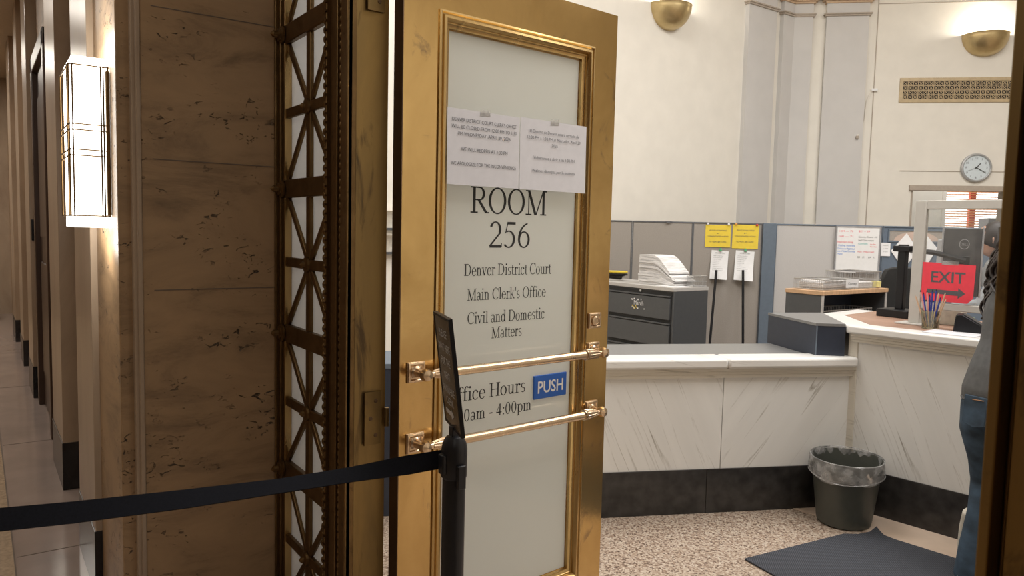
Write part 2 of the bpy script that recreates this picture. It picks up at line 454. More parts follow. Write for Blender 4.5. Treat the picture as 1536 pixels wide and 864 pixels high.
def copy_tree(o, parent=None):
    c = o.copy(); COL.objects.link(c)
    if parent: c.parent = parent
    for ch in list(o.children): copy_tree(ch, c)
    return c


def text_mesh(lines, size_fit=None):
    """lines: (string, x, z_baseline, cap_height, align, fit_width or None) -> MB lying in the x-z plane facing -y"""
    mb = MB()
    for st, x, z, cap, al, fit in lines:
        cu = bpy.data.curves.new('t', 'FONT'); cu.body = st; cu.size = cap / 0.70; cu.align_x = 'LEFT'; cu.resolution_u = 3
        if st in ('EXIT', 'PUSH'): cu.offset = 0.016 * cu.size
        o = bpy.data.objects.new('t', cu); COL.objects.link(o)
        dg = bpy.context.evaluated_depsgraph_get(); dg.update()
        me = bpy.data.meshes.new_from_object(o.evaluated_get(dg))
        xs = [v.co.x for v in me.vertices]
        if xs:
            a, b = min(xs), max(xs); k = (fit / (b - a)) if fit else 1.0
            wd = (b - a) * k; off = {'L': 0, 'C': -wd / 2, 'R': -wd}[al]
            mb.add([(x + off + (v.co.x - a) * k, 0, z + v.co.y) for v in me.vertices], [tuple(p.vertices) for p in me.polygons])
        bpy.data.objects.remove(o); bpy.data.curves.remove(cu); bpy.data.meshes.remove(me)
    return mb


# ---- a small roman (serif) alphabet drawn with thick and thin strokes, cap height 1
TK, TN = 0.135, 0.05
def _v(x, y0, y1, w=TK): return ('q', [(x - w / 2, y0), (x + w / 2, y0), (x + w / 2, y1), (x - w / 2, y1)])
def _h(x0, x1, y, w=TN): return ('q', [(x0, y - w / 2), (x1, y - w / 2), (x1, y + w / 2), (x0, y + w / 2)])
def _l(x0, y0, x1, y1, w): return ('q', [(x0 - w / 2, y0), (x0 + w / 2, y0), (x1 + w / 2, y1), (x1 - w / 2, y1)])
def _s(x, y, w=0.32): return _h(x - w / 2, x + w / 2, y + (TN / 2 if y < 0.5 else -TN / 2), TN)
def _a(cx, cy, rx, ry, a0=0, a1=360, tx=TK, ty=TN): return ('a', cx, cy, rx, ry, a0, a1, tx, ty)
def _d(cx, cy, r): return ('a', cx, cy, r, r, 0, 360, r * 0.999, r * 0.999)
XH = 0.68
GL = {
 'R': (0.92, [_v(.19, 0, 1), _s(.19, 0, .38), _h(0, .5, .975), _a(.47, .74, .28, .26, -90, 90), _h(.19, .5, .505), _h(.19, .5, .975), _l(.82, .02, .42, .5, .15), _s(.86, 0, .22)]),
 'O': (1.04, [_a(.5, .5, .48, .52)]),
 'M': (1.26, [_v(.17, 0, 1, .06), _s(.17, 0, .34), _s(.12, 1, .26), _l(.58, 0, .16, 1, .15), _l(.60, 0, 1.02, 1, .07), _v(1.04, 0, 1), _s(1.04, 0, .36), _s(1.10, 1, .26)]),
 'D': (1.02, [_v(.19, 0, 1), _h(0, .45, .975), _h(0, .45, .025), _a(.42, .5, .52, .5, -90, 90)]),
 'C': (.94, [_a(.5, .5, .48, .52, 42, 318), _v(.86, .66, .98, .04)]),
 'H': (1.04, [_v(.19, 0, 1), _v(.82, 0, 1), _s(.19, 0, .38), _s(.19, 1, .38), _s(.82, 0, .38), _s(.82, 1, .38), _h(.19, .82, .52)]),
 '2': (.72, [_a(.33, .70, .29, .31, -25, 160, .12), _l(.06, .06, .57, .58, .10), _h(.05, .64, .05, .10), _v(.64, .03, .18, .04)]),
 '5': (.72, [_h(.2, .62, .95, .10), _l(.12, .56, .22, .95, .05), _a(.28, .33, .33, .34, -140, 115, .12)]),
 '6': (.72, [_a(.35, .32, .31, .33, 0, 360, .11), _a(.72, .36, .68, .66, 108, 182, .10)]),
 '8': (.72, [_a(.34, .26, .30, .28, 0, 360, .10), _a(.34, .76, .26, .25, 0, 360, .10)]),
 '0': (.72, [_a(.34, .5, .30, .52, 0, 360, .12)]),
 '4': (.72, [_v(.46, 0, 1, .12), _h(.02, .66, .27, .09), _l(.05, .27, .44, 1, .05)]),
 ':': (.34, [_d(.15, .08, .08), _d(.15, .58, .08)]),
 '-': (.44, [_h(.04, .38, .33, .09)]),
 "'": (.26, [_v(.12, .68, 1.02, .09)]),
 ' ': (.36, []),
 'a': (.64, [_v(.46, .06, .5, .12), _a(.28, .46, .24, .24, 0, 150, .12), _a(.25, .17, .22, .19, 20, 340, .10), _h(.46, .6, .03, .06)]),
 'c': (.62, [_a(.32, .33, .30, .36, 45, 320, .12), _d(.48, .54, .075)]),
 'd': (.74, [_v(.56, 0, 1.03, .12), _s(.64, 0, .2), _s(.5, 1.03, .2), _a(.31, .33, .29, .36)]),
 'e': (.64, [_a(.32, .33, .30, .36, 0, 322, .12), _h(.06, .6, .37)]),
 'f': (.46, [_v(.2, 0, .86, .12), _s(.2, 0, .34), _a(.36, .84, .2, .2, 20, 180, .11), _h(.04, .42, .64, .06)]),
 'i': (.40, [_v(.2, 0, XH, .12), _s(.2, 0, .34), _s(.13, XH, .2), _d(.2, .93, .08)]),
 'k': (.74, [_v(.18, 0, 1.03, .12), _s(.18, 0, .34), _s(.12, 1.03, .2), _l(.24, .3, .56, XH, .05), _l(.6, .02, .32, .42, .13), _s(.62, 0, .26), _s(.54, XH, .26)]),
 'l': (.40, [_v(.2, 0, 1.03, .12), _s(.2, 0, .34), _s(.13, 1.03, .2)]),
 'm': (1.12, [_v(.18, 0, XH, .12), _s(.18, 0, .32), _s(.12, XH, .2), _a(.36, .42, .22, .27, 0, 150, .12), _v(.52, 0, .44, .12), _s(.52, 0, .3), _a(.70, .42, .22, .27, 0, 150, .12), _v(.86, 0, .44, .12), _s(.87, 0, .3)]),
 'n': (.78, [_v(.18, 0, XH, .12), _s(.18, 0, .32), _s(.12, XH, .2), _a(.37, .42, .24, .27, 0, 150, .12), _v(.55, 0, .44, .12), _s(.55, 0, .32)]),
 'o': (.70, [_a(.33, .33, .31, .36, 0, 360, .12)]),
 'p': (.74, [_v(.18, -.3, XH, .12), _s(.18, -.3, .34), _s(.12, XH, .2), _a(.40, .33, .29, .36, 0, 360, .12)]),
 'r': (.54, [_v(.18, 0, XH, .12), _s(.18, 0, .34), _s(.12, XH, .2), _a(.36, .46, .2, .22, 40, 160, .10), _d(.45, .6, .08)]),
 's': (.56, [_a(.27, .50, .21, .19, 35, 270, .10), _a(.27, .17, .22, .19, -145, 90, .10)]),
 't': (.44, [_v(.19, .05, .86, .12), _h(.02, .38, .64, .06), _a(.30, .14, .17, .16, 180, 320, .10)]),
 'u': (.78, [_v(.18, .22, XH, .12), _s(.11, XH, .2), _a(.35, .24, .23, .25, 180, 330, .12), _v(.56, 0, XH, .12), _s(.64, 0, .2), _s(.49, XH, .2)]),
 'v': (.70, [_l(.34, 0, .1, XH, .13), _l(.34, 0, .56, XH, .05), _s(.1, XH, .28), _s(.57, XH, .24)]),
}


def serif_line(mb, st, x0, x1, z, cap):
    tot = sum(GL[ch][0] for ch in st); k = (x1 - x0) / tot; x = x0
    for ch in st:
        wd, prs = GL[ch]
        for p in prs:
            if p[0] == 'q':
                vs = [(x + a * k, 0, z + b * cap) for a, b in p[1]]
                mb.add(vs, [(0, 1, 2, 3)])
            else:
                _, cx, cy, rx, ry, a0, a1, tx, ty = p
                n = max(6, int(abs(a1 - a0) / 12)); vs = []
                for i in range(n + 1):
                    a = R(a0 + (a1 - a0) * i / n)
                    vs.append((x + (cx + rx * cos(a)) * k, 0, z + (cy + ry * sin(a)) * cap))
                    vs.append((x + (cx + (rx - tx) * cos(a)) * k, 0, z + (cy + (ry - ty) * sin(a)) * cap))
                mb.add(vs, [(2 * i, 2 * i + 2, 2 * i + 3, 2 * i + 1) for i in range(n)])
        x += wd * k
    return mb

# ================================================================== THE SETTING
H_ROOM = 5.4
struct(MB().box(-6.0, 4.2, 1.06, 13.6, -0.1, 0.0).build('floor', 'terrazzo', smooth=0))
mb = MB().box(-15.2, 6.2, -2.9, 0.46, -0.1, 0.0).box(-2.83, 0.29, 0.46, 1.06, -0.1, 0.0)
struct(mb.build('floor_corridor', 'corridor_floor', smooth=0))
mb = MB().box(-15.0, 6.0, -2.6, 0.105, 0.0, 0.0015)
struct(mb.build('floor_corridor_field', 'corridor_floor2', smooth=0))
mb = MB().box(-15.0, 6.0, 0.105, 0.111, 0.0, 0.002)
for x in (-4.02, -6.1, -8.2, -10.3): mb.box(x, x + 0.004, 0.118, 0.40, 0.0, 0.0016)
struct(mb.build('trim_floor_seams', 'seam', smooth=0))
struct(MB().box(-6.2, 4.4, 1.0, 13.8, H_ROOM, H_ROOM + 0.1).build('ceiling', 'cream', smooth=0))
struct(MB().box(-15.2, 6.2, -2.9, 1.06, 3.75, 3.85).build('ceiling_corridor', 'corridor_ceiling', smooth=0))
# corridor walls
mb = MB().box(-15.2, -2.83, 0.46, 1.06, 0, 3.75).box(0.29, 6.2, 0.46, 1.06, 0, 3.75)
mb.box(-2.83, 0.29, 0.93, 1.06, 2.86, 3.75)
struct(mb.build('wall_corridor', 'trav', smooth=0))
struct(MB().box(-15.2, 6.2, -2.9, -2.6, 0, 3.75).build('wall_opposite', 'trav_far', smooth=0))
struct(MB().box(-15.2, -14.6, -2.6, 0.46, 0, 3.75).build('wall_end', 'trav_far', smooth=0))
struct(MB().box(6.0, 6.2, -2.6, 0.46, 0, 3.75).build('wall_behind', 'trav_far', smooth=0))
# stepped stone at the corner of the recess, and the piers along the corridor
struct(MB().box(-3.42, -2.868, 0.396, 0.462, 0, 3.75).build('trim_corner_pier', 'trav', bevel=0.004, smooth=0))
mb = MB().box(-2.872, -2.838, 0.437, 0.463, 0, 3.74).box(-2.846, -2.826, 0.450, 0.466, 0, 3.735)
struct(mb.build('trim_corner_bead', 'trav_far', bevel=0.004))
for k, (x0, x1, y) in enumerate(((-4.0, -3.42, 0.372), (-5.55, -4.9, 0.378), (-8.2, -7.6, 0.38), (-9.9, -9.3, 0.385), (-12.0, -11.2, 0.385))):
    struct(MB().box(x0, x1, y, 0.462, 0, 3.75).build('trim_pier', 'trav_far', bevel=0.003, smooth=0))
    struct(MB().box(x0 - 0.004, x1 + 0.004, y - 0.005, 0.463, 0, 0.275).build('baseboard_pier', 'black_marble', bevel=0.002, smooth=0))
# seams of the stone panel in the recess (thin grooves)
mb = MB()
for z in (1.31, 1.76, 2.27): mb.box(-2.8305, -2.8285, 0.50, 0.925, z, z + 0.003)
struct(mb.build('trim_stone_joints', 'seam', smooth=0))

# room walls
struct(MB().box(-6.0, -5.754, 1.06, 8.30, 0, H_ROOM).build('wall_left', 'cream', smooth=0))
CH = Vector((-5.754, 8.214, 0)); CR = R(45)
mb = MB().box(-0.2, 1.485, 0, 0.22, 0, H_ROOM).box(2.56, 7.6, 0, 0.22, 0, H_ROOM).box(1.485, 2.56, 0, 0.22, 2.198, H_ROOM)
struct(mb.build('wall_chamfer', 'cream', loc=CH, rz=CR, smooth=0))
struct(MB().box(-0.6, 4.4, 13.4, 13.6, 0, H_ROOM).build('wall_back', 'cream', smooth=0))
struct(MB().box(4.2, 4.4, 1.0, 13.6, 0, H_ROOM).build('wall_right', 'cream', smooth=0))
mb = MB().box(-6.0, 4.4, 1.0, 1.06, 3.75, H_ROOM).box(-6.0, -2.83, 1.06, 1.09, 0, 3.75).box(0.29, 4.4, 1.06, 1.09, 0, 3.75)
struct(mb.build('wall_door', 'cream', smooth=0))
# the further room seen through the opening, with its window
mb = MB().box(1.0, 2.70, 2.26, 2.36, 0, 3.2).box(3.56, 5.2, 2.26, 2.36, 0, 3.2).box(2.70, 3.56, 2.26, 2.36, 0, 1.15).box(2.70, 3.56, 2.26, 2.36, 2.42, 3.2)
mb.box(1.0, 1.1, 0.22, 2.26, 0, 3.2).box(5.1, 5.2, 0.22, 2.26, 0, 3.2).box(1.0, 5.2, 0.2, 2.36, 3.2, 3.3).box(1.0, 5.2, 0.2, 2.36, -0.1, 0.0)
struct(mb.build('wall_far_room', 'cream', loc=CH, rz=CR, smooth=0))
W1 = struct(MB().frame(2.66, 3.60, 1.11, 2.46, [(0, 2.26), (0, 2.235), (0.05, 2.235), (0.05, 2.33), (0, 2.33)]).build('window_1', 'cream2', loc=CH, rz=CR, smooth=0))
tag(W1, 'far window with honey-coloured wooden blinds behind the doorway opening', 'window')
MB().box(2.71, 3.55, 2.325, 2.329, 1.16, 2.41).build('window_pane', 'plexi', W1, smooth=0)
mb = MB()
z = 1.18
while z < 2.40:
    mb.box(2.72, 3.54, -0.021, 0.021, -0.0015, 0.0015, Matrix.Translation((0, 2.285, z)) @ Matrix.Rotation(R(22), 4, 'X')); z += 0.036
mb.build('blind', 'slat', W1, smooth=0)
mb = MB().box(3.12, 3.20, 2.45, 2.53, 0.0, 3.0)
struct(mb.build('trim_outside_post', 'red_brick', loc=CH, rz=CR, smooth=0))
mb = MB().box(1.46, 2.585, -0.03, 0.05, 2.135, 2.20).box(1.485, 1.51, 0.0, 0.2, 0, 2.14).box(2.535, 2.56, 0.0, 0.2, 0, 2.14)
struct(mb.build('trim_opening', 'taupe_mould', loc=CH, rz=CR, bevel=0.004))
# pilasters
def pilaster(name, poly_fn, z_top=4.36):
    a = struct(MB().prism(poly_fn(0.0), 0, z_top).build(name, 'pilaster', smooth=0))
    m2 = MB().prism(poly_fn(0.018), 4.205, 4.225).prism(poly_fn(0.03), 4.225, 4.240)
    b_ = m2.build('neck_moulding', 'taupe_mould', a, smooth=0)
    m3 = MB().prism(poly_fn(0.02), 4.36, 4.385).prism(poly_fn(0.05), 4.385, 4.43).prism(poly_fn(0.09), 4.43, 4.62)
    m3.build('capital', 'capital', a, smooth=0)
XL = -5.754
pilaster('trim_pilaster_1', lambda e: [(XL - 0.02, 7.33 - e), (XL + 0.055 + e, 7.33 - e), (XL + 0.055 + e, 7.845 + e), (XL - 0.02, 7.845 + e)])
def bent(e):
    d = 0.055 + e; s = 0.24 + e; c = 0.70711
    # offset corner of the two walls
    k = d * math.tan(R(22.5))
    p = [(XL - 0.02, 7.985 - e), (XL + d, 7.985 - e), (XL + d, 8.214 - k)]
    q = (XL + s * c + d * c, 8.214 + s * c - d * c)
    return p + [q, (XL + s * c - 0.02 * c, 8.214 + s * c + 0.02 * c), (XL - 0.02, 8.23)]
pilaster('trim_pilaster_2', bent)
def chpl(e):
    c = 0.70711; o = []
    for s, d in ((0.395 - e, -0.02), (0.395 - e, 0.055 + e), (0.88 + e, 0.055 + e), (0.88 + e, -0.02)):
        o.append((XL + s * c + d * c, 8.214 + s * c - d * c))
    return o
pilaster('trim_pilaster_3', chpl)
mb = MB().box(1.34, 2.9, -0.006, 0.01, 2.366, 2.374)
mb.box(0.985, 0.995, -0.006, 0.01, 0.0, 5.0).box(0.995, 2.9, -0.006, 0.01, 4.35, 4.357)
struct(mb.build('trim_wall_lines', 'taupe_mould', loc=CH, rz=CR, smooth=0))
# stone border of the room floor along the counter, threshold of the doorway
RC = Vector((-2.33, 4.045, 0)); RCR = R(5.8)
struct(MB().prism([(-0.22, -0.27), (2.7, -0.27), (2.7, 0.02), (-0.02, 0.02)], 0.0, 0.003).build('trim_floor_border', 'stone_border', loc=RC, rz=RCR, smooth=0))
struct(MB().box(-2.165, -0.36, 0.93, 1.06, 0.0, 0.006).build('trim_threshold', 'bronze', smooth=0))

# ------------------------------------------------------------------ door casing: jambs
mb = MB().box(-2.30, -2.165, 0.93, 1.055, 0, 2.86).box(-2.30, -2.162, 0.925, 0.935, 0, 2.86)
struct(mb.build('trim_jamb_left', 'jamb_brass', smooth=0))
mb = MB().box(-0.358, -0.346, 0.895, 1.055, 0, 2.86)
mb.box(-0.346, -0.338, 0.925, 1.055, 0, 2.86).box(-0.338, 0.06, 0.912, 1.055, 0, 2.86).box(0.06, 0.29, 0.93, 1.055, 0, 2.86)
struct(mb.build('trim_jamb_right', 'jamb_brass', bevel=0.002))
struct(MB().box(-2.3, -0.2, 0.92, 1.055, 2.46, 2.86).build('trim_door_head', 'bronze', smooth=0))

# ------------------------------------------------------------------ lattice screen beside the door
SC = thing('lattice_screen', 'dark bronze lattice screen of crossed bars over frosted glass beside the open door', 'screen', (-2.83, 0.95, 0))
x0, xc, x1 = 0.045, 0.268, 0.49      # local x of the left stile, the middle bar and the right stile
# casing
mb = MB().box(0.0, 0.012, -0.035, 0.06, 0, 2.86).box(0.012, 0.032, -0.022, 0.06, 0, 2.86).box(0.032, 0.048, -0.012, 0.06, 0, 2.86)
mb.build('casing', 'bronze', SC, bevel=0.003)
MB().box(0.048, 0.0495, -0.010, 0.0155, 0, 2.86).build('lit_casing_side', 'mould_brass', SC, bevel=0.002)  # brighter brass strip paints the light on the casing's side face
big = [0.08, 0.62, 1.142, 1.68, 2.24, 2.79]
mid = [0.347, 0.882, 1.41, 1.956, 2.51]
mb = MB()
for z in big: mb.box(x0 - 0.005, x1 + 0.02, -0.012, 0.012, z - 0.033, z + 0.033)
for z in mid: mb.box(x0 - 0.005, x1 + 0.02, -0.006, 0.011, z - 0.018, z + 0.018)
mb.build('rail', 'bronze', SC, bevel=0.004)
MB().box(xc - 0.020, xc + 0.020, -0.004, 0.011, 0, 2.86).build('mullion', 'bronze', SC, bevel=0.004)
for z in mid:
    for sx in (x0, x1):
        for dz in (-1, 1):
            zz = min(big, key=lambda q: abs(q - (z + dz * 0.27)))
            A_ = Vector((sx, 0.008, zz - dz * 0.03)); B_ = Vector((xc, 0.008, z))
            d = (B_ - A_); L = d.length; ang = atan2(d.z, d.x)
            m_ = Matrix.Translation(A_) @ Matrix.Rotation(-ang, 4, 'Y')
            MB().box(0, L, -0.010, 0.002, -0.0125, 0.0125, m_).build('diagonal_bar', 'bronze', SC, bevel=0.003)
for z in big:
    prof = [(0.034, 0.0), (0.034, 0.006), (0.024, 0.010), (0.024, 0.014), (0.014, 0.018), (0.012, 0.034), (0.0005, 0.044)]
    MB().lathe(prof, 14, M_=Matrix.Translation((x0 - 0.016, -0.014, z)) @ Matrix.Rotation(R(90), 4, 'X')).build('boss', 'bronze', SC)
for z in mid:
    prof = [(0.028, 0.0), (0.026, 0.008), (0.012, 0.012), (0.010, 0.02), (0.0005, 0.028)]
    MB().lathe(prof, 14, M_=Matrix.Translation((xc, -0.006, z)) @ Matrix.Rotation(R(90), 4, 'X')).build('boss', 'bronze', SC)
MB().box(0.03, 0.53, 0.016, 0.022, 0, 2.86).build('frosted_pane', 'glass_side', SC, smooth=0)
# leaf-and-bead moulded stile between the lattice and the jamb
mb = MB().box(0.515, 0.53, -0.042, 0.06, 0, 2.86).box(0.530, 0.56, -0.030, 0.06, 0, 2.86).box(0.56, 0.60, -0.036, 0.06, 0, 2.86)
mb.box(0.600, 0.62, -0.026, 0.06, 0, 2.86).box(0.62, 0.668, -0.032, 0.0, 0, 2.86)
mb.build('stile', 'bronze', SC, bevel=0.003)
mb = MB(); z = 0.02
while z < 2.84:
    mb.sphere((0.517, -0.040, z), 0.0095, 8, (0.9, 0.8, 1.3)); mb.box(0.520, 0.532, -0.046, -0.04, z - 0.003, z + 0.003); z += 0.0285
mb.build('leaf_moulding', 'bronze', SC)
mb = MB(); z = 0.02
while z < 2.84:
    mb.sphere((0.61, -0.027, z), 0.006, 6, (1, 0.8, 1.7)); z += 0.0245
mb.build('bead_moulding', 'bronze', SC)

# ------------------------------------------------------------------ the brass door (open into the room)
D = thing('door_1', 'open polished brass door with frosted glass lettered ROOM 256', 'door', (-2.097, 1.072, 0), R(94.7))
struct(D)
DW, DT, DH = 0.948, 0.05, 2.37
OX0, OX1, OZ0, OZ1 = 0.128, 0.825, 0.19, 2.232
mb = MB()
mb.slab([(0, 0.02), (OX0, OZ0), (OX0, OZ1), (0, DH)], 0, DT)                 # hinge stile, mitred
mb.slab([(DW, 0.02), (DW, DH), (OX1, OZ1), (OX1, OZ0)], 0, DT)
mb.slab([(0, DH), (OX0, OZ1), (OX1, OZ1), (DW, DH)], 0, DT)
mb.slab([(0, 0.02), (DW, 0.02), (OX1, OZ0), (OX0, OZ0)], 0, DT)
mb.build('frame', 'door_brass', D, smooth=0)
MB().box(-0.003, 0.0, 0.0, DT, 0.02, DH).build('hinge_edge', 'dark_edge', D, smooth=0)
prof = [(0.0, 0.004), (0.0, -0.006), (0.006, -0.008), (0.010, -0.002), (0.013, -0.002), (0.016, -0.009), (0.024, -0.011), (0.030, -0.004),
        (0.032, 0.006), (0.036, 0.006), (0.040, 0.012), (0.048, 0.014), (0.050, 0.026), (0.053, 0.026)]
MB().frame(OX0, OX1, OZ0, OZ1, prof).build('glazing_moulding', 'mould_brass', D, smooth=50)
prof = [(0.0, DT - 0.004), (0.0, DT + 0.006), (0.02, DT + 0.009), (0.04, DT - 0.01), (0.053, 0.034)]
MB().frame(OX0, OX1, OZ0, OZ1, prof).build('glazing_moulding', 'mould_brass', D, smooth=50)
MB().box(OX0 + 0.02, OX1 - 0.02, 0.026, 0.033, OZ0 + 0.02, OZ1 - 0.02).build('glass_pane', 'glass_door', D, smooth=0)
mb = MB()
for st, a, b_, z, cap in (('ROOM', .283, .631, 1.603, .088), ('256', .363, .556, 1.486, .090), ('Denver District Court', .262, .660, 1.391, .040),
                          ("Main Clerk's Office", .277, .636, 1.307, .040), ('Civil and Domestic', .279, .634, 1.227, .040), ('Matters', .385, .525, 1.171, .040),
                          ('Office Hours', .195, .550, .964, .049), ('8:00am - 4:00pm', .202, .582, .893, .042)):
    serif_line(mb, st, a, b_, z, cap)
o = mb.build('lettering', 'ink', D, smooth=0); o.location.y = 0.0252; o['label'] = 'black serif lettering on the frosted glass'
pu = MB().box(.584, .749, .018, .0255, .929, 1.017).build('push_plate', 'push_blue', D, bevel=0.002)
pu['label'] = 'blue sign reading PUSH'
o = text_mesh([('PUSH', .667, .951, .044, 'C', .128)]).build('push_lettering', 'white', pu, smooth=0); o.location.y = 0.0176
# push bars
def push_bar(z):
    p = MB().tube([(.155, -.060, z), (.78, -.060, z)], .0155, 14).build('push_bar', 'bar_brass', D)
    for sx, x in ((1, .058), (-1, .866)):
        mb_ = MB().box(x - .033, x + .033, -.005, .004, z - .033, z + .033)
        mb_.frame(x - .031, x + .031, z - .031, z + .031, [(0, -.004), (0, -.009), (.006, -.011), (.010, -.007), (.014, -.007), (.016, -.010), (.019, -.006)])
        mb_.build('rosette', 'bar_brass', p, bevel=0.001)
        mb_ = MB()
        mb_.lathe([(.021, 0), (.021, .006), (.015, .010), (.013, .035), (.017, .042), (.021, .056), (.017, .070), (.001, .076)], 14, M_=Matrix.Translation((x, -.004, z)) @ Matrix.Rotation(R(90), 4, 'X'))
        pts = [(x + sx * t, -.060, z) for t in (0, .02, .035, .055, .075, .090, .094, .100, .104)]
        mb_.tube(pts, [.011, .0095, .0105, .0145, .0175, .0185, .0205, .0205, .0135], 14)
        for k in range(10):
            a = 2 * pi * k / 10
            mb_.tube([(x + sx * t, -.060 + r_ * cos(a), z + r_ * sin(a)) for t, r_ in ((.03, .010), (.055, .0145), (.075, .0175), (.090, .0185))], .0022, 5)
        mb_.build('bar_elbow', 'bar_brass', p)
push_bar(1.091); push_bar(.862)
lk = MB().box(.834, .902, -.006, .004, 1.178, 1.238).frame(.836, .900, 1.180, 1.236, [(0, -.005), (0, -.010), (.006, -.011), (.009, -.007)]).build('lock_plate', 'bar_brass', D, bevel=0.001)
MB().lathe([(.019, 0), (.019, .007), (.013, .010), (.012, .008), (.001, .008)], 16, M_=Matrix.Translation((.868, -.006, 1.207)) @ Matrix.Rotation(R(90), 4, 'X')).build('lock_cylinder', 'bar_brass', lk)
# hinges: leaf on the jamb, knuckle in the gap
for z in (0.28, 0.945, 2.285):
    h = MB().box(-.087, -.030, .0625, .069, z - .085, z + .085).build('hinge', 'hinge_brass', D, smooth=0)
    MB().tube([(-.012, .056, z - .03), (-.012, .056, z + .03)], .008, 10).build('hinge_knuckle', 'hinge_brass', h)
    mb = MB()
    for dz, yy in ((-.055, -.048), (0, -.066), (.055, -.048)):
        mb.lathe([(.007, 0), (.006, .002), (.0005, .0025)], 10, M_=Matrix.Translation((yy, .0625, z + dz)) @ Matrix.Rotation(R(90), 4, 'X'))
    mb.build('hinge_screw', 'dark_edge', h)

# ------------------------------------------------------------------ papers taped on the glass
def door_pt(x, y, z): return Vector((-2.097, 1.072, 0)) + Matrix.Rotation(R(94.7), 3, 'Z') @ Vector((x, y, z))
def notice(name, x, z, wd, ht, lines, label, tilt, lift):
    n = 8; rings = []
    mb = MB(); vs = []
    for j in range(n + 1):
        for i in range(n + 1):
            u = i / n; v = j / n
            y = -lift * (0.3 + 0.7 * (abs(u - .5) * 2) ** 2) * (1 - v) ** 1.5
            vs.append(((u - .5) * wd, y, v * ht))
    top = [(a, b_ - 0.0004, c) for a, b_, c in vs]; m = (n + 1) ** 2
    fs = []
    for j in range(n):
        for i in range(n):
            a = j * (n + 1) + i; fs.append((a, a + 1, a + n + 2, a + n + 1)); fs.append((m + a, m + a + n + 1, m + a + n + 2, m + a + 1))
    mb.add(vs + top, fs)
    o = mb.build(name, 'paper2', loc=door_pt(x, -0.0125, z), rz=R(94.7)); o.rotation_euler.y = tilt
    tag(o, label, 'notice')
    for ln_ in lines:
        t = text_mesh([ln_]).build('printed_text', 'ink_gray', o, smooth=0); t.location.y = -lift - 0.0012
    MB().slab([(-.02, ht - .014), (.022, ht - .010), (.02, ht + .010), (-.018, ht + .006)], -.0016, -.0012).build('tape', 'tape', o, smooth=0)
    return o
notice('paper_notice', .307, 1.690, .302, .242, [
    ('DENVER DISTRICT COURT CLERKS OFFICE', 0, .202, .0115, 'C', .268), ('WILL BE CLOSED FROM 12:00 PM TO 1:30', 0, .180, .0115, 'C', .272), ('PM WEDNESDAY, APRIL 29, 2026', 0, .158, .0115, 'C', .218),
    ('WE WILL REOPEN AT 1:30 PM', 0, .110, .0115, 'C', .195), ('WE APOLOGIZE FOR THE INCONVENIENCE', 0, .063, .0115, 'C', .272)],
    'white English closing notice taped on the door glass, left of two', R(0), .002)
notice('paper_notice', .622, 1.690, .322, .245, [
    ('El Distrito de Denver estará cerrado de', 0, .198, .0105, 'C', .240), ('12:00 PM a 1:30 PM el Miércoles, Abril 29,', 0, .176, .0105, 'C', .262), ('2026', 0, .155, .0105, 'C', .03),
    ('Volveremos a abrir a las 1:30 PM', 0, .108, .0105, 'C', .200), ('Pedimos disculpas por la molestia', 0, .063, .0105, 'C', .206)],
    'white Spanish closing notice taped on the door glass, right of two', R(0), .003)

# ------------------------------------------------------------------ queue post, belt and sign
PX, PY = -1.628, 1.03
PX, PY = -1.585, 0.965
P = thing('queue_post', 'black retractable-belt queue post standing in front of the brass door', 'queue post', (PX, PY, 0))
MB().lathe([(.0, 0), (.175, 0), (.175, .012), (.16, .022), (.05, .034), (.032, .05)], 32).build('base', 'black', P)
MB().lathe([(.029, .04), (.029, .93)], 24).build('pole', 'black', P)
mb = MB().lathe([(.029, .925), (.0325, .93), (.0325, 1.00), (.030, 1.015), (.022, 1.030), (.010, 1.034), (.0005, 1.035)], 24)
mb.build('belt_head', 'black', P)
MB().box(.028, .040, -.012, .012, .905, .965).build('belt_clip', 'black', P, bevel=0.003)
MB().box(-.012, .012, -.040, -.028, .94, .99).build('belt_slot', 'black', P, bevel=0.003)
MB().box(-.010, .010, -.012, .012, 1.03, 1.058).build('sign_socket', 'black', P, bevel=0.002)
# the belt runs across the doorway to a post outside the picture
path = [(-1.613, .955, .968), (-1.632, .86, .962), (-1.65, .72, .957), (-1.67, .56, .953), (-1.70, .36, .951), (-1.735, .15, .952), (-1.78, -.06, .955), (-1.90, -.60, .965), (-2.03, -1.15, .985)]
hw = [.024] * 9; tw = [0, .35, .7, .75, .6, .5, .4, .2, 0]
mb = MB(); rings = []
for k, p in enumerate(path):
    p = Vector(p); t = (Vector(path[min(k + 1, 8)]) - Vector(path[max(k - 1, 0)])).normalized()
    side = t.cross(Vector((0, 0, 1))).normalized(); a = R(90) * tw[k]
    wv = Vector((0, 0, 1)) * cos(a) + side * sin(a); nv = t.cross(wv).normalized()
    rings.append([tuple(p + wv * (hw[k] * q) + nv * (.0012 * s)) for q, s in ((-1, -1), (1, -1), (1, 1), (-1, 1))])
mb.loft(rings)
tag(mb.build('queue_belt', 'belt', smooth=60), 'black twisted queue belt stretched from the post across the corridor', 'belt')
P2 = copy_tree(P); P2.location = (-2.04, -1.18, 0); P2['label'] = 'black queue post far left holding the other end of the belt'
for ch in list(P2.children):
    if ch.name.startswith('sign_socket'): bpy.data.objects.remove(ch)
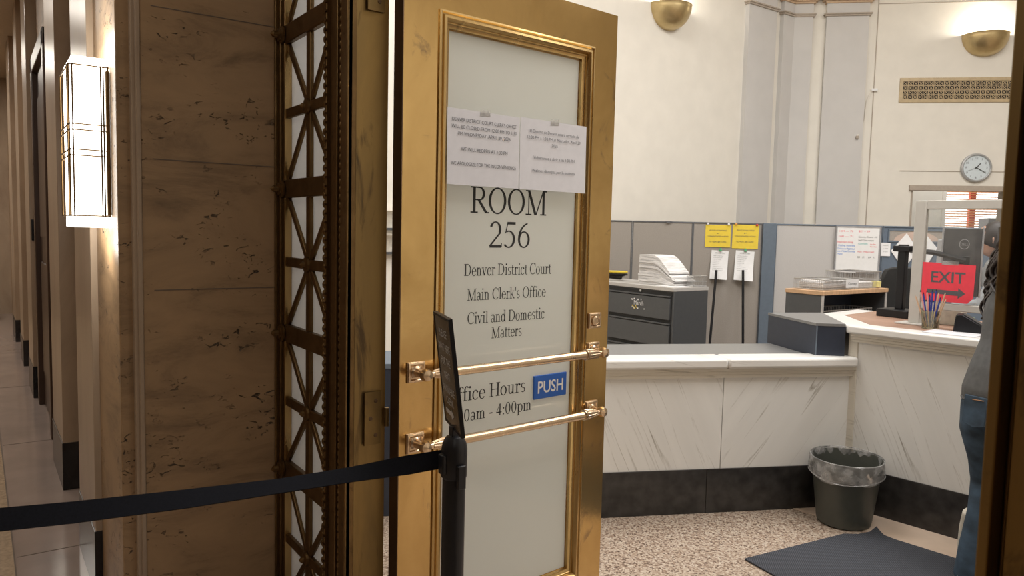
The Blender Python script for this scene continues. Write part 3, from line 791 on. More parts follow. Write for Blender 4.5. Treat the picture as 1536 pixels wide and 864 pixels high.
# sign on the post: nearly edge-on, leaning back
SG = thing('queue_sign', 'dark tilted sign reading PLEASE WAIT HERE on top of the queue post', 'sign', (PX + .0, PY, 1.048))
wdir = Vector((.169, -.055, 0)).normalized()
updir = Vector((-.055, -.020, .28)).normalized()
updir = (updir - wdir * updir.dot(wdir)).normalized(); nrm = wdir.cross(updir)    # local -y = outward
SG.matrix_world = Matrix.Translation((PX + .0, PY, 1.052)) @ Matrix(((wdir.x, -nrm.x, updir.x), (wdir.y, -nrm.y, updir.y), (wdir.z, -nrm.z, updir.z))).to_4x4()
MB().box(-.088, .088, -.004, .004, 0, .285).build('panel', 'sign_black', SG, bevel=0.001)
mb = MB().frame(-.09, .09, -.002, .287, [(0, .005), (0, -.005), (.006, -.005), (.006, .005), (0, .005)])
mb.build('border', 'black', SG, smooth=0)
SIGN_TXT = [('PLEASE', 0, .232, .020, 'C', .085), ('WAIT HERE', 0, .196, .020, 'C', .125), ('FOR THE', 0, .160, .020, 'C', .10), ('NEXT', 0, .124, .020, 'C', .065), ('AVAILABLE', 0, .088, .020, 'C', .125), ('CLERK', 0, .058, .020, 'C', .08)]
mb = text_mesh(SIGN_TXT)
mb.add([(-.06, 0, .030), (.0, 0, .030), (.0, 0, .022), (.03, 0, .036), (.0, 0, .050), (.0, 0, .042), (-.06, 0, .042)], [tuple(range(7))])
o = mb.build('sign_lettering', 'cab_top', SG, smooth=0); o.location.y = -0.0046

# ------------------------------------------------------------------ corridor lamp and far corridor
L = thing('wall_lantern', 'lit opal glass wall lantern in a thin bronze frame on the stone corner pier', 'wall lamp', (-3.16, 0.394, 1.815))
def oct_(wd, dp, z0, z1):
    return MB().prism([(-wd, 0), (-wd, -dp * .92), (-wd * .93, -dp), (wd * .93, -dp), (wd, -dp * .92), (wd, 0)], z0, z1)
g = oct_(.150, .112, -.292, .292).build('opal_glass', 'lamp_glow', L, smooth=0)
MB().box(-.17, .17, -.012, 0, -.25, .25).build('back_plate', 'bronze', L, bevel=0.003)
mb = MB()
ring = [(-.158, 0), (-.158, -.112), (-.148, -.122), (.148, -.122), (.158, -.112), (.158, 0)]
for z in (-.252, -.045, -.025, .042, .062, .262):
    mb.tube([(a, b_, z) for a, b_ in ring], .0026, 6)
for a, b_ in ((-.158, -.112), (-.148, -.122), (.120, -.124), (.148, -.122), (.158, -.112), (.160, -.026), (.160, -.018), (.160, -.004)):
    mb.tube([(a, b_, -.255), (a, b_, .265)], .003, 6)
mb.build('frame', 'bronze', L)
point('lantern_glow', (-3.06, .30, 2.17), 3.0, (1, .95, .86), .05)
point('lantern_glow', (-3.06, .30, 1.47), 2.0, (1, .95, .86), .05)
D2 = struct(MB().box(-6.2, -6.08, .40, .47, 0, 2.84).box(-7.42, -7.30, .40, .47, 0, 2.84).box(-7.42, -6.08, .40, .47, 2.72, 2.84).build('door_2', 'dark_wood', bevel=0.006))
tag(D2, 'dark wood doorway casing down the corridor beyond the lantern', 'door')
MB().box(-7.30, -6.2, .44, .458, 0, 2.72).box(-7.2, -6.3, .43, .445, .3, 1.2).box(-7.2, -6.3, .43, .445, 1.4, 2.5).build('door_leaf', 'dark_wood', D2, bevel=0.004)
PL = thing('wall_plaque', 'small dark plaque on a far corridor pier', 'plaque', (-7.598, .42, 1.45), R(90))
MB().box(-.03, .03, -.012, 0, -.09, .09).build('plate', 'black', PL, bevel=0.004)
BN = thing('corridor_bench', 'low wooden bench against the far end of the corridor', 'bench', (-13.8, -.55, 0))
MB().box(-.25, .25, -.7, .7, .42, .47).build('seat', 'dark_wood', BN, bevel=0.01)
for sx in (-.2, .2):
    for sy in (-.62, .62): MB().box(sx - .03, sx + .03, sy - .03, sy + .03, 0, .42).build('leg', 'dark_wood', BN)
CL = thing('corridor_ceiling_fixture', 'bright square ceiling fixture at the far end of the corridor', 'ceiling lamp', (-11.5, -.5, 3.75))
MB().box(-.35, .35, -.35, .35, -.06, 0).build('housing', 'bronze', CL, bevel=0.01)
MB().box(-.31, .31, -.31, .31, -.075, -.058).build('diffuser', 'bulb', CL, smooth=0)

# ------------------------------------------------------------------ room walls: sconces, grille, clock, cable
def sconce(loc, rz, label):
    t = thing('wall_sconce', label, 'wall sconce', loc, rz, 'brass bowl sconces')
    prof = []
    for k in range(13):
        a = R(90) * k / 12; prof.append((.252 * sin(a) ** .9 + .0005, -.245 * cos(a)))
    prof += [(.256, .004), (.246, .004), (.240, -.01)]
    for k in range(11, -1, -1):
        a = R(90) * k / 12; prof.append((.24 * sin(a) ** .9 + .0004, -.234 * cos(a) - 0.003))
    MB().lathe(prof, 32, a0=pi, a1=2 * pi).build('bowl', 'sconce_brass', t, smooth=50)
    MB().box(-.08, .08, -.02, 0, -.14, -.03).build('wall_plate', 'sconce_brass', t)
    MB().sphere((0, -.10, -.09), .045, 12, (1, 1, 1.3)).build('bulb', 'bulb', t)
    v = Vector((0, -.13, .02)); v.rotate(Matrix.Rotation(rz, 3, 'Z'))
    point('sconce_light', Vector(loc) + v, 17, (1, .93, .82), .06)
sconce((XL, 6.045, 3.94), R(90), 'brass bowl sconce on the left wall, above the open door')
c_ = Vector((2.185, 0, 3.96)); c_.rotate(Matrix.Rotation(CR, 3, 'Z')); sconce(CH + c_, CR, 'brass bowl sconce above the long wall grille and clock')

G = thing('vent_grille', 'long tan perforated ventilation grille high on the wall above the clock', 'vent grille', CH, CR)
MB().frame(1.28, 3.02, 3.185, 3.475, [(0, 0), (0, -.014), (.035, -.016), (.038, -.008), (.038, 0)]).build('frame', 'grille', G, smooth=0)
MB().box(1.31, 2.99, -.002, .0, 3.215, 3.445).build('backing', 'hole', G, smooth=0)  # near-black sheet stands in for the shade inside the duct
mb = MB(); nx, nz = 29, 4; gx0, gx1, gz0, gz1 = 1.318, 2.982, 3.223, 3.437
cx = (gx1 - gx0) / nx; cz = (gz1 - gz0) / nz
for i in range(nx + 1): mb.box(gx0 + i * cx - .004, gx0 + i * cx + .004, -.009, -.002, gz0, gz1)
for j in range(nz + 1): mb.box(gx0, gx1, -.009, -.002, gz0 + j * cz - .0045, gz0 + j * cz + .0045)
for i in range(nx):
    for j in range(nz):
        c0 = Vector((gx0 + (i + .5) * cx, -.005, gz0 + (j + .5) * cz))
        for a in (45, -45):
            mb.box(-.024, .024, -.002, .002, -.0030, .0030, Matrix.Translation(c0) @ Matrix.Rotation(R(a), 4, 'Y'))
mb.build('pierced_sheet', 'grille', G, smooth=0)

ck = Vector((2.184, 0, 2.413)); ck.rotate(Matrix.Rotation(CR, 3, 'Z'))
K = thing('wall_clock', 'round gray-rimmed wall clock over the doorway opening', 'clock', CH + ck, CR)
FX = Matrix.Rotation(R(90), 4, 'X')
MB().lathe([(.168, 0), (.172, .02), (.168, .038), (.155, .045), (.146, .040), (.146, .030)], 40, M_=FX).build('rim', 'clock_rim', K)
MB().lathe([(.147, .0), (.147, .028), (.0005, .028)], 40, M_=FX).build('face', 'clock_face', K)
for h in range(1, 13):
    o = text_mesh([(str(h), .115 * sin(R(30 * h)), .115 * cos(R(30 * h)) - .012, .025, 'C', None)]).build('numeral', 'ink_gray', K, smooth=0); o.location.y = -.0288
def hand(name, deg, ln, wd, y):
    m_ = Matrix.Translation((0, y, 0)) @ Matrix.Rotation(R(deg), 4, 'Y')
    MB().box(-wd, wd, -.001, .001, -.02, ln, m_).build(name, 'ink', K, smooth=0)
hand('hour_hand', 40, .07, .005, -.031); hand('minute_hand', 120, .105, .004, -.033); hand('second_hand', 248, .10, .0012, -.035)
MB().lathe([(.150, .0418), (.0005, .0420)], 32, M_=FX).build('crystal', 'plexi', K)

cb = thing('wall_cable', 'thin cream cable hanging loose from a clip beside the pilaster', 'cable', CH, CR)
MB().tube([(.99, -.012, 3.34), (.95, -.02, 3.30), (.915, -.02, 3.20), (.905, -.02, 3.08), (.90, -.02, 2.98), (.88, -.022, 2.90), (.85, -.022, 2.84), (.815, -.07, 2.77)], .006, 6).build('cord', 'cream2', cb)
MB().box(.955, 1.03, -.035, 0, 3.32, 3.35).build('clip', 'white', cb, bevel=0.004)
MB().box(.80, .83, -.085, -.06, 2.745, 2.78).build('plug', 'taupe_mould', cb, bevel=0.004)

# ================================================================== COUNTERS
LA = Vector((-2.945, 2.711, 0)); LR = atan2(4.07 - 2.711, -2.314 + 2.945)
LC = thing('service_counter', 'low white marble service counter with gray worktop, left of the bin', 'counter', LA, LR)
x0, xs, x1 = -.75, .70, 1.492
for a, b_, mt in ((x0, xs - .002, 'marbleA'), (xs + .002, x1, 'marbleB')):
    MB().box(a, b_, .012, .05, .25, .764).build('marble_panel', mt, LC, smooth=0)
for a, b_ in ((x0, .62 - .001), (.62 + .001, x1 - .01)):
    MB().box(a, b_, .004, .05, 0, .25).build('base_plinth', 'room_black', LC, bevel=0.002, smooth=0)
mb = MB()
pr_ = [(.012, .764), (-.004, .764), (-.004, .780), (-.010, .784), (-.010, .798), (-.020, .803), (-.020, .819), (.03, .819), (.03, .764)]
mb.loft([[(x, y, z) for y, z in pr_] for x in (x0, x1 - .004)])
mb.build('marble_moulding', 'marble_mould', LC, smooth=0)
for a, b_ in ((x0, xs - .0012), (xs + .0012, x1 - .004)):
    MB().box(a, b_, -.04, .13, .819, .876).build('marble_cap', 'marble_cap', LC, bevel=0.014)
MB().box(x0, x1 - .01, .13, .545, .83, .868).build('worktop', 'laminate_gray', LC, bevel=0.003)
MB().box(x0, x1 - .04, .05, .50, .0, .83).build('carcass', 'laminate_navy', LC, smooth=0)
BL = MB().prism([(-2.939, 4.11), (-2.46, 3.89), (-2.355, 4.012), (-2.79, 4.46)], .8685, 1.045)
bo = BL.build('counter_riser', 'laminate_navy', smooth=0)
tag(bo, 'navy raised block with gray top at the end of the low counter', 'counter')
MB().prism([(-2.943, 4.11), (-2.460, 3.885), (-2.354, 4.008), (-2.79, 4.465)], 1.045, 1.06).build('riser_top', 'laminate_gray', bo, smooth=0)
m_ = MB().box(-.003, .003, -.001, .002, .87, 1.045, Matrix.Translation((-2.455, 3.888, 0)) @ Matrix.Rotation(R(20), 4, 'Z'))
m_.build('riser_edge', 'frame_blue', bo, smooth=0)

HC = thing('service_counter', 'high white marble counter with brown wood top, where the person leans', 'counter', RC, RCR)
body = [(0.0, .012), (2.7, .012), (2.7, .98), (-.40, .98), (-.40, .47)]
for a, b_ in ((0.0, 1.42), (1.424, 2.7)):
    MB().box(a, b_, .012, .05, .247, .965).build('marble_panel', 'marbleA', HC, smooth=0)
MB().box(.005, 2.7, .004, .05, 0, .247).build('base_plinth', 'room_black', HC, bevel=0.002, smooth=0)
MB().prism([(.014, .05), (2.7, .05), (2.7, .98), (-.36, .98), (-.36, .52)], 0, 1.0).build('carcass', 'laminate_navy', HC, smooth=0)
MB().prism([(-.004, .05), (.012, .062), (-.366, .51), (-.386, .50)], .0, 1.010).build('end_panel', 'marble_mould', HC, smooth=0)
MB().box(-.024, .03, .004, .07, .0, 1.010).build('corner_post', 'marble_mould', HC, bevel=0.003)
pr_ = [(.012, .962), (-.004, .962), (-.004, .974), (-.010, .978), (-.010, .990), (-.018, .995), (-.018, 1.010), (.03, 1.010), (.03, .962)]
mb = MB().loft([[(x, y, z) for y, z in pr_] for x in (-.005, 2.7)])
mb.build('marble_moulding', 'marble_mould', HC, smooth=0)
MB().prism([(-.02, -.035), (.655, -.035), (.655, .115), (.055, .115), (-.30, .53), (-.30, .98), (-.42, .98), (-.42, .475)], 1.010, 1.055).build('marble_cap', 'marble_cap', HC, bevel=0.01)
MB().prism([(.658, -.035), (2.7, -.035), (2.7, .115), (.658, .115)], 1.010, 1.055).build('marble_cap', 'marble_cap', HC, bevel=0.01)
MB().prism([(.056, .1155), (2.7, .1155), (2.7, .98), (-.2995, .98), (-.2995, .531)], 1.0, 1.053).build('wood_top', 'wood_top', HC, smooth=0)

# ------------------------------------------------------------------ bin and mat
BX, BY = -2.195, 3.825
B = thing('waste_bin', 'gray-green plastic waste bin with clear liner in the counter corner', 'bin', (BX, BY, 0.0035))
MB().lathe([(.0005, .012), (.125, .012), (.13, .0), (.136, .004), (.140, .02), (.180, .345), (.184, .352), (.184, .358), (.178, .358), (.134, .03), (.0005, .03)], 40).build('tub', 'bin', B)
mb = MB(); n = 48; rings = []
random.seed(3)
rad = [[random.uniform(-.003, .004) for _ in range(n)] for _ in range(8)]
prof = [(.176, .26), (.174, .352), (.181, .362), (.1875, .358), (.1895, .33), (.1885, .300), (.1875, .272), (.186, .262)]
for k, (r_, z) in enumerate(prof):
    ring = []
    for i in range(n):
        a = 2 * pi * i / n; dd = .012 * sin(a * 2 + .7) + .006 * sin(5 * a)
        rr = r_ + (rad[k][i] if k not in (2,) else 0) + (.004 if k >= 5 else 0); zz = z + (dd if k in (5, 6, 7) else 0) + (.007 * cos(a - 2.4) if k == 2 else 0)
        ring.append((rr * cos(a), rr * sin(a), zz))
    rings.append(ring)
mb.loft(rings, cap=False).build('liner', 'liner', B, smooth=60)
mb = MB()
mb.tube([(.191 * cos(2 * pi * i / 40), .191 * sin(2 * pi * i / 40), .268 + .012 * sin(4 * pi * i / 40 + .7)) for i in range(41)], .0035, 6)
mb.tube([(.186 * cos(2 * pi * i / 40), .186 * sin(2 * pi * i / 40), .362 + .005 * cos(2 * pi * i / 40 - 2.4)) for i in range(41)], .0025, 6)
mb.build('liner_hem', 'liner', B)
pm = [(-2.182, 2.955), (-2.105, 3.62), (-2.06, 3.675), (-2.02, 3.72), (-1.985, 3.76), (-1.955, 3.765), (-1.915, 3.755), (-.75, 3.86), (-.66, 3.83), (-.62, 2.80)]
pm = [(-2.18, 2.958), (-.62, 2.70), (-.60, 3.90), (-1.60, 3.845), (-1.905, 3.815), (-1.965, 3.82), (-2.005, 3.855), (-2.05, 3.90), (-2.03, 3.80), (-2.045, 3.715), (-2.09, 3.655)]
mt = MB().prism(pm, .0032, .0095).build('floor_mat', 'mat', smooth=0)
tag(mt, 'navy ribbed carpet mat on the terrazzo floor in front of the bin', 'mat')

# ================================================================== CUBICLE PANELS
KP = Vector((-5.136, 5.88, 0))
def kp(x, y, z):
    v = Vector((x, y, z)); v.rotate(Matrix.Rotation(CR, 3, 'Z')); return KP + v
def cubicle(a, b_, fab, trim, label, ztop=1.67):
    t = thing('cubicle_panel', label, 'partition', KP + Vector((a, a, 0)) * .70711, CR, 'cubicle panels behind the counters')
    wd = b_ - a
    MB().box(.008, wd - .008, 0, .05, .08, ztop - .012).build('fabric', fab, t, bevel=0.004)
    MB().box(0, wd, -.006, .056, ztop - .014, ztop).build('top_rail', trim, t, bevel=0.002)
    for q in (0, wd - .008): MB().box(q, q + .008, -.004, .054, 0, ztop - .014).build('side_trim', trim, t, smooth=0)
    MB().box(.008, wd - .008, .0, .05, 0, .08).build('kick_plate', trim, t, smooth=0)
    return t
cubicle(-.86, -.602, 'fabric', 'frame_gray', 'narrow gray fabric cubicle panel nearest the brass door')
cubicle(-.600, -.002, 'fabric', 'frame_gray', 'gray fabric cubicle panel behind the stack of papers')
cubicle(0.0, .672, 'fabric', 'frame_gray', 'gray fabric cubicle panel with two yellow notices')
pt = MB().box(.674, .797, -.03, .07, 0, 1.672).build('panel_post', 'frame_blue', loc=KP, rz=CR, bevel=0.004)
tag(pt, 'slate blue upright post between the cubicle panels, right of the yellow notices', 'post')
cubicle(.80, 1.785, 'fabric_lit', 'frame_blue', 'gray cubicle panel in a paler lit tone carrying the whiteboard')
gp = cubicle(1.79, 3.3, 'panel_blue', 'frame_blue', 'slate blue cubicle panel with turned white papers')
MB().frame(.045, 1.2, 1.515, 1.64, [(0, 0), (0, -.008), (.014, -.008), (.014, 0)]).build('window_frame', 'frame_blue', gp, smooth=0)
mb = MB().slab([(.10 + .2 + .2 * cos(R(a)), 1.53 + .09 * sin(R(a))) for a in range(0, 181, 15)], -.003, 0)
mb.build('peach_shape', 'pink_thing', gp, smooth=0)
MB().box(.06, 1.19, -.002, 0, 1.53, 1.63).build('glazed_strip', 'fabric', gp, smooth=0)

def sheet(name, mat, x, z, wd, ht, label, cat, tilt=0, curl=0.0, lines=None, ink='ink_gray', group=None):
    """sheet pinned on the cubicle panels; x, z = top-left corner"""
    n = 6; vs = []
    for j in range(n + 1):
        for i in range(n + 1):
            v = j / n
            vs.append((wd * i / n, -.006 - curl * v * v * (1 + .6 * i / n), -ht * v))
    m = len(vs); mb = MB(); fs = []
    for j in range(n):
        for i in range(n):
            a = j * (n + 1) + i; fs += [(a, a + n + 1, a + n + 2, a + 1), (m + a, m + a + 1, m + a + n + 2, m + a + n + 1)]
    mb.add(vs + [(a, b_ + .0006, c) for a, b_, c in vs], fs)
    o = mb.build(name, mat, loc=kp(x, 0, z), rz=CR); o.rotation_euler.y = tilt
    tag(o, label, cat, group)
    if lines:
        for ln_ in lines:
            t = text_mesh([ln_]).build('printed_text', ink, o, smooth=0); t.location.y = -.0076 - curl * (ln_[2] / ht) ** 2 * 1.7
    return o
def pin(x, z, mat, label):
    o = MB().lathe([(.011, 0), (.011, .004), (.006, .007), (.006, .014), (.010, .018), (.0005, .020)], 12, M_=FX).build('push_pin', mat, loc=kp(x, -.0072, z), rz=CR)
    tag(o, label, 'push pin')
YT = lambda a: [(a, .123, -.062, .0135, 'C', .165), ('BY', .123, -.090, .0125, 'C', .025), ('CONSOLIDATED NOTICE', .123, -.120, .0135, 'C', .20), ('TO VIEW, SEE CLERK', .123, -.175, .0135, 'C', .17)]
sheet('yellow_notice', 'yellow', .122, 1.644, .246, .222, 'yellow printed notice on the cubicle panel, left one with white pins', 'notice', 0, 0, YT('PROOF OF POSTING'), 'ink_gray')
sheet('yellow_notice', 'yellow', .386, 1.652, .250, .236, 'yellow printed notice on the cubicle panel, right one with red pin', 'notice', R(.5), 0, YT('PROOF OF PUBLICATION'), 'ink_gray')
pin(.143, 1.655, 'white', 'white push pin at the top left of the left yellow notice')
pin(.345, 1.653, 'white', 'white push pin at the top right of the left yellow notice')
pin(.415, 1.655, 'orange_pin', 'orange push pin at the top left of the right yellow notice')
pin(.615, 1.650, 'red_pin', 'red push pin at the top right of the right yellow notice')
small = [('', 0, 0, .01, 'L', None)]
def body_text(title, n, wd):
    ls = [(title, wd / 2, -.03, .010, 'C', wd * .55)]
    random.seed(n)
    for k in range(n):
        ls.append(('consolidated notice of hearing'[: random.randint(14, 30)], wd * .12, -.055 - k * .018, .006, 'L', None))
    return ls
sheet('pinned_letter', 'paper', .190, 1.392, .166, .285, 'white letter clipped below the left yellow notice', 'paper', R(2.5), .035, body_text('CONSOLIDATED NOTICE', 9, .166), 'ink_gray')
sheet('pinned_letter', 'paper', .425, 1.396, .180, .292, 'white letter clipped below the right yellow notice', 'paper', R(3), .045, body_text('DISTRICT COURT', 9, .180), 'ink_gray')
for x, z, lb in ((.275, 1.392, 'green clip holding the left white letter'), (.515, 1.393, 'green clip holding the right white letter')):
    o = MB().slab([(-.016, 0), (.016, 0), (.008, .014), (.004, .03), (-.004, .03), (-.008, .014)], -.012, .002).build('paper_clip', 'green_clip', loc=kp(x, -.009, z - .006), rz=CR, bevel=0.002)
    tag(o, lb, 'clip')
for (xa, za, xb, lb) in ((.238, 1.195, .160, 'thin black pole leaning below the left white letter'), (.493, 1.203, .515, 'thin black pole standing below the right white letter')):
    o = MB().tube([(xb, -.32, .001), (xa, -.075, za)], .0125, 10).build('leaning_pole', 'black', loc=KP, rz=CR)
    tag(o, lb, 'pole')

o = MB().slab([(-.03, 0), (.03, 0), (.012, -.022), (-.012, -.022)], -.016, -.002).build('panel_clip', 'frame_gray', loc=kp(-.245, -.006, 1.672), rz=CR, bevel=0.002)
tag(o, 'small gray clip hooked on the top edge of the panel above the paper stack', 'clip')
# whiteboard
WB = thing('whiteboard', 'white dry-erase board with coloured handwriting on the lit cubicle panel', 'whiteboard', kp(1.362, -.022, 1.228), CR)
MB().box(0, .393, -.004, .014, 0, .425).build('board', 'white', WB, smooth=0)
MB().frame(-.008, .401, -.008, .433, [(0, .016), (0, -.008), (.012, -.008), (.012, -.004)]).build('frame', 'silver', WB, smooth=0)
MB().box(.02, .38, -.035, -.002, -.022, -.010).build('pen_tray', 'silver', WB, bevel=0.002)
def wb(lines, ink):
    o = text_mesh(lines).build('handwriting', ink, WB, smooth=0); o.location.y = -.0048
wb([('12M --- 72', .02, .375, .016, 'L', .13), ('16R --- 71', .02, .325, .016, 'L', .13), ('8/21 + 5/9', .20, .375, .018, 'L', .10), ('Imp. Note', .31, .255, .013, 'L', .05), ('New line', .31, .232, .013, 'L', .06), ('Next - Friday Court', .20, .180, .016, 'L', .15)], 'ink_red')
wb([('Important thing:', .01, .270, .018, 'L', .145)], 'ink_red')
wb([('Mailing Address', .02, .235, .018, 'L', .15), ('Division to Magistrate', .015, .205, .018, 'L', .155), ('out of State Courtesy', .015, .180, .018, 'L', .16), ('Mailer', .015, .155, .016, 'L', .05)], 'ink_blue')
wb([('(Continued)', .20, .258, .015, 'L', .085)], 'ink_teal')
wb([('County Court: -10', .20, .322, .017, 'L', .17), ('Small Claims matters', .20, .290, .016, 'L', .14), ('08   11     09   11', .20, .125, .018, 'L', .16)], 'ink_gray')
sheet('pinned_letter', 'paper', 1.776, 1.507, .085, .128, 'small white note pinned between the whiteboard and the blue panel', 'note', 0, .004, [('phone list', .042, -.03, .008, 'C', .05), ('x 4400', .042, -.06, .008, 'C', .04), ('x 4410', .042, -.09, .008, 'C', .04)], 'ink_gray')
for x, z, a, lb in ((1.985, 1.440, 2, 'white paper turned on its corner behind the black monitor pole'), (2.155, 1.450, -3, 'white paper turned on its corner right of the gray screen post')):
    m_ = Matrix.Rotation(R(a), 4, 'Y')
    o = MB().slab([(-.118, -.012), (.01, .165), (.125, .01), (.015, -.185)], -.0012, 0, m_).build('turned_paper', 'paper', loc=kp(x, -.008 if a > 0 else -.0125, z), rz=CR, smooth=0)
    tag(o, lb, 'paper')

# ================================================================== FILE CABINETS
def cabinet(x0, x1, label):
    t = thing('file_cabinet', label, 'file cabinet', (x0, 4.521, 0), 0, 'charcoal lateral file cabinets')
    wd = x1 - x0
    MB().box(0, wd, .014, .42, 0.0, 1.085).build('body', 'cab', t, bevel=0.003)
    MB().box(-.001, wd + .001, .0, .425, 1.085, 1.116).build('top', 'cab_top', t, bevel=0.003)
    MB().box(.02, wd - .02, .010, .0145, .05, 1.075).build('drawer_gap_shade', 'cab_dark', t, smooth=0)  # dark sheet standing for the shade around the drawer fronts
    for k in range(4):
        z1 = 1.058 - k * .222
        d = MB().box(.028, wd - .028, -.004, .012, z1 - .205, z1 - .030).build('drawer', 'cab', t, bevel=0.003)
        MB().box(.028, wd - .028, -.008, .010, z1 - .024, z1 - .012).build('drawer_pull', 'cab', d, bevel=0.002)
    MB().lathe([(.011, 0), (.011, .006), (.0005, .007)], 12, M_=Matrix.Translation((wd * .52, .012, 1.068)) @ FX).build('lock', 'steel', t)
    return t
C1 = cabinet(-4.895, -4.126, 'charcoal steel lateral file cabinet under the tall stack of papers')
C2 = cabinet(-5.675, -4.900, 'charcoal steel file cabinet half hidden behind the brass door')
ST = thing('drawer_decal', 'small sticker reading March on the top drawer of the file cabinet', 'sticker', (-4.50, 4.516, .955))
text_mesh([('March', 0, -.012, .040, 'C', .11)]).build('lettering', 'paper', ST, smooth=0)
mb = MB(); random.seed(11)
for k in range(9): mb.sphere((random.uniform(-.085, .085), -.0003, random.choice((-1, 1)) * random.uniform(.028, .045)), random.uniform(.004, .008), 8, (1, .06, 1))
mb.build('confetti', 'paper', ST, smooth=0)
mb = MB()
for k in range(5): mb.sphere((-.07 + k * .012, -.0003, -.02 - (k % 3) * .012), .006, 8, (1, .06, 1))
mb.build('confetti', 'yellow', ST, smooth=0)
# stack of paper bundles: each one a thing, slumping to the right
random.seed(5)
hL = [0.0]; NB = 11
for k in range(NB): hL.append(hL[-1] + .0225)
for k in range(NB):
    n = 14; top = []; bot = []
    L_ = .40 + random.uniform(-.03, .02) - (.03 if k > 7 else 0); ox = random.uniform(-.004, .004)
    def zz(h, x):
        s = min(1, max(0, (x - .16) / .28)); s = s * s * (3 - 2 * s)
        return h * (1 - .72 * s)
    yy0, yy1 = random.uniform(-.008, .008), .235 + random.uniform(-.012, .012)
    pts = [(ox + L_ * i / n, zz(hL[k] + .0012, L_ * i / n)) for i in range(n + 1)] + [(ox + L_ * i / n, zz(hL[k + 1] - .0006, L_ * i / n)) for i in range(n, -1, -1)]
    o = MB().slab(pts, yy0, yy1).build('paper_bundle', 'papers', loc=(-4.625, 4.63, 1.1165), smooth=0); o.rotation_euler.z = R(random.uniform(-.8, .8))
    tag(o, 'bundle of white papers in the tall slumping stack on the file cabinet', 'papers', 'bundles in the paper stack on the file cabinet')
o = MB().box(-.11, .11, -.085, .085, 0, .004).build('loose_paper', 'paper', loc=(-4.245, 4.645, 1.1165), rz=R(4), smooth=0)
tag(o, 'loose white papers on the right front corner of the file cabinet', 'papers')
def wire_basket(loc, rz, wd, dp, ht, label, n=14):
    t = thing('wire_basket', label, 'wire basket', loc, rz)
    mb = MB()
    for z, r_ in ((.004, .003), (ht * .5, .002), (ht, .0045)):
        mb.tube([(0, 0, z), (wd, 0, z), (wd, dp, z), (0, dp, z), (0, 0, z)], r_, 5)
    mb.build('rim', 'steel', t)
    mb = MB()
    for i in range(n + 1):
        x = wd * i / n
        mb.tube([(x, 0, ht), (x, 0, .004), (x, dp, .004), (x, dp, ht)], .0019, 4)
    m = max(3, int(n * dp / wd))
    for i in range(m + 1):
        y = dp * i / m
        mb.tube([(0, y, ht), (0, y, .004), (wd, y, .004), (wd, y, ht)], .0019, 4)
    mb.build('wire_mesh', 'steel', t)
    return t
wire_basket((-4.20, 4.76, 1.117), 0, .07, .165, .085, 'small chrome wire basket on the right end of the file cabinet', 6)
cc = thing('strap_coil', 'yellow and black straps coiled on the cabinet beside the brass door', 'straps', (-4.93, 4.71, 1.127))
for nm, mt_, off in (('yellow_strap', 'yellow', .03), ('black_strap', 'black', .008)):
    mb = MB()
    for k in range(3):
        mb.tube([(-.16 + .05 * k + (.17 - .02 * k) * cos(a), -.02 + .09 * sin(a), off + .012 * k + .018 * abs(sin(a * .5 + k))) for a in [2 * pi * i / 20 for i in range(21)]], .009, 6)
    mb.build(nm, mt_, cc)

# ================================================================== SHELF DESK with baskets
DK = thing('shelf_desk', 'gray shelf unit with oak top under the whiteboard', 'shelf unit', (-3.325, 4.845, 0))
wd, dp = .288, .86
MB().box(0, wd, 0, .02, 0, 1.138).build('side_panel', 'cab', DK, smooth=0)
MB().box(0, wd, dp - .02, dp, 0, 1.138).build('side_panel', 'cab', DK, smooth=0)
MB().box(0, .02, .02, dp - .02, 0, 1.138).build('back_panel', 'laminate_navy', DK, smooth=0)
MB().box(-.004, wd + .012, -.006, dp + .01, 1.138, 1.168).build('top', 'oak', DK, bevel=0.003)
for z in (.12, .50, .90): MB().box(.02, wd - .004, .02, dp - .02, z, z + .018).build('shelf', 'cab', DK, smooth=0)
for y in (-.002, dp - .02): MB().box(wd, wd + .008, y, y + .022, 0, 1.138).build('edge_trim', 'cab_top', DK, smooth=0)
wire_basket((-3.30, 4.90, 1.169), 0, .24, .36, .075, 'wire letter basket on the oak top, nearer the lit panel')
wire_basket((-3.30, 5.30, 1.169), 0, .24, .36, .125, 'taller wire letter basket on the oak top, toward the blue panel')
wire_basket((-3.285, 4.90, .919), 0, .22, .66, .10, 'wide wire basket on the shelf under the oak top', 10)
random.seed(9)
for k in range(5):
    o = MB().box(-.10, .10, -.15, .15, 0, .011).build('paper_bundle', 'papers', loc=(-3.175 + random.uniform(-.008, .008), 5.08 + random.uniform(-.012, .012), 1.176 + k * .0118), smooth=0); o.rotation_euler.z = R(random.uniform(-2, 2))
    tag(o, 'bundle of white papers lying in the wire basket on the oak top', 'papers', 'bundles in the basket on the oak top')
for k in range(3):
    o = MB().box(-.09, .09, -.14, .14, 0, .012).build('paper_bundle', 'papers', loc=(-3.18, 5.48 + k * .01, 1.176 + k * .0128), smooth=0)
    tag(o, 'white papers lying in the taller wire basket on the oak top', 'papers', 'bundles in the taller basket')
o = MB().box(-.16, .0, -.002, .0, 0, .060).build('basket_label', 'paper', loc=(-3.035, 5.30, 1.185), rz=R(90), smooth=0)
tag(o, 'white name card hung on the front of the wire basket', 'card')
t = text_mesh([('Courtesy', -.08, .02, .020, 'C', .11)]).build('printed_text', 'ink_gray', o, smooth=0); t.location.y = -.0026
o = MB().box(0, .05, 0, .05, 0, .045).build('sticky_note_pad', 'sticky', loc=(-3.10, 5.60, 1.1765), bevel=0.002)
tag(o, 'pale yellow sticky note pad at the far end of the oak top', 'note pad')
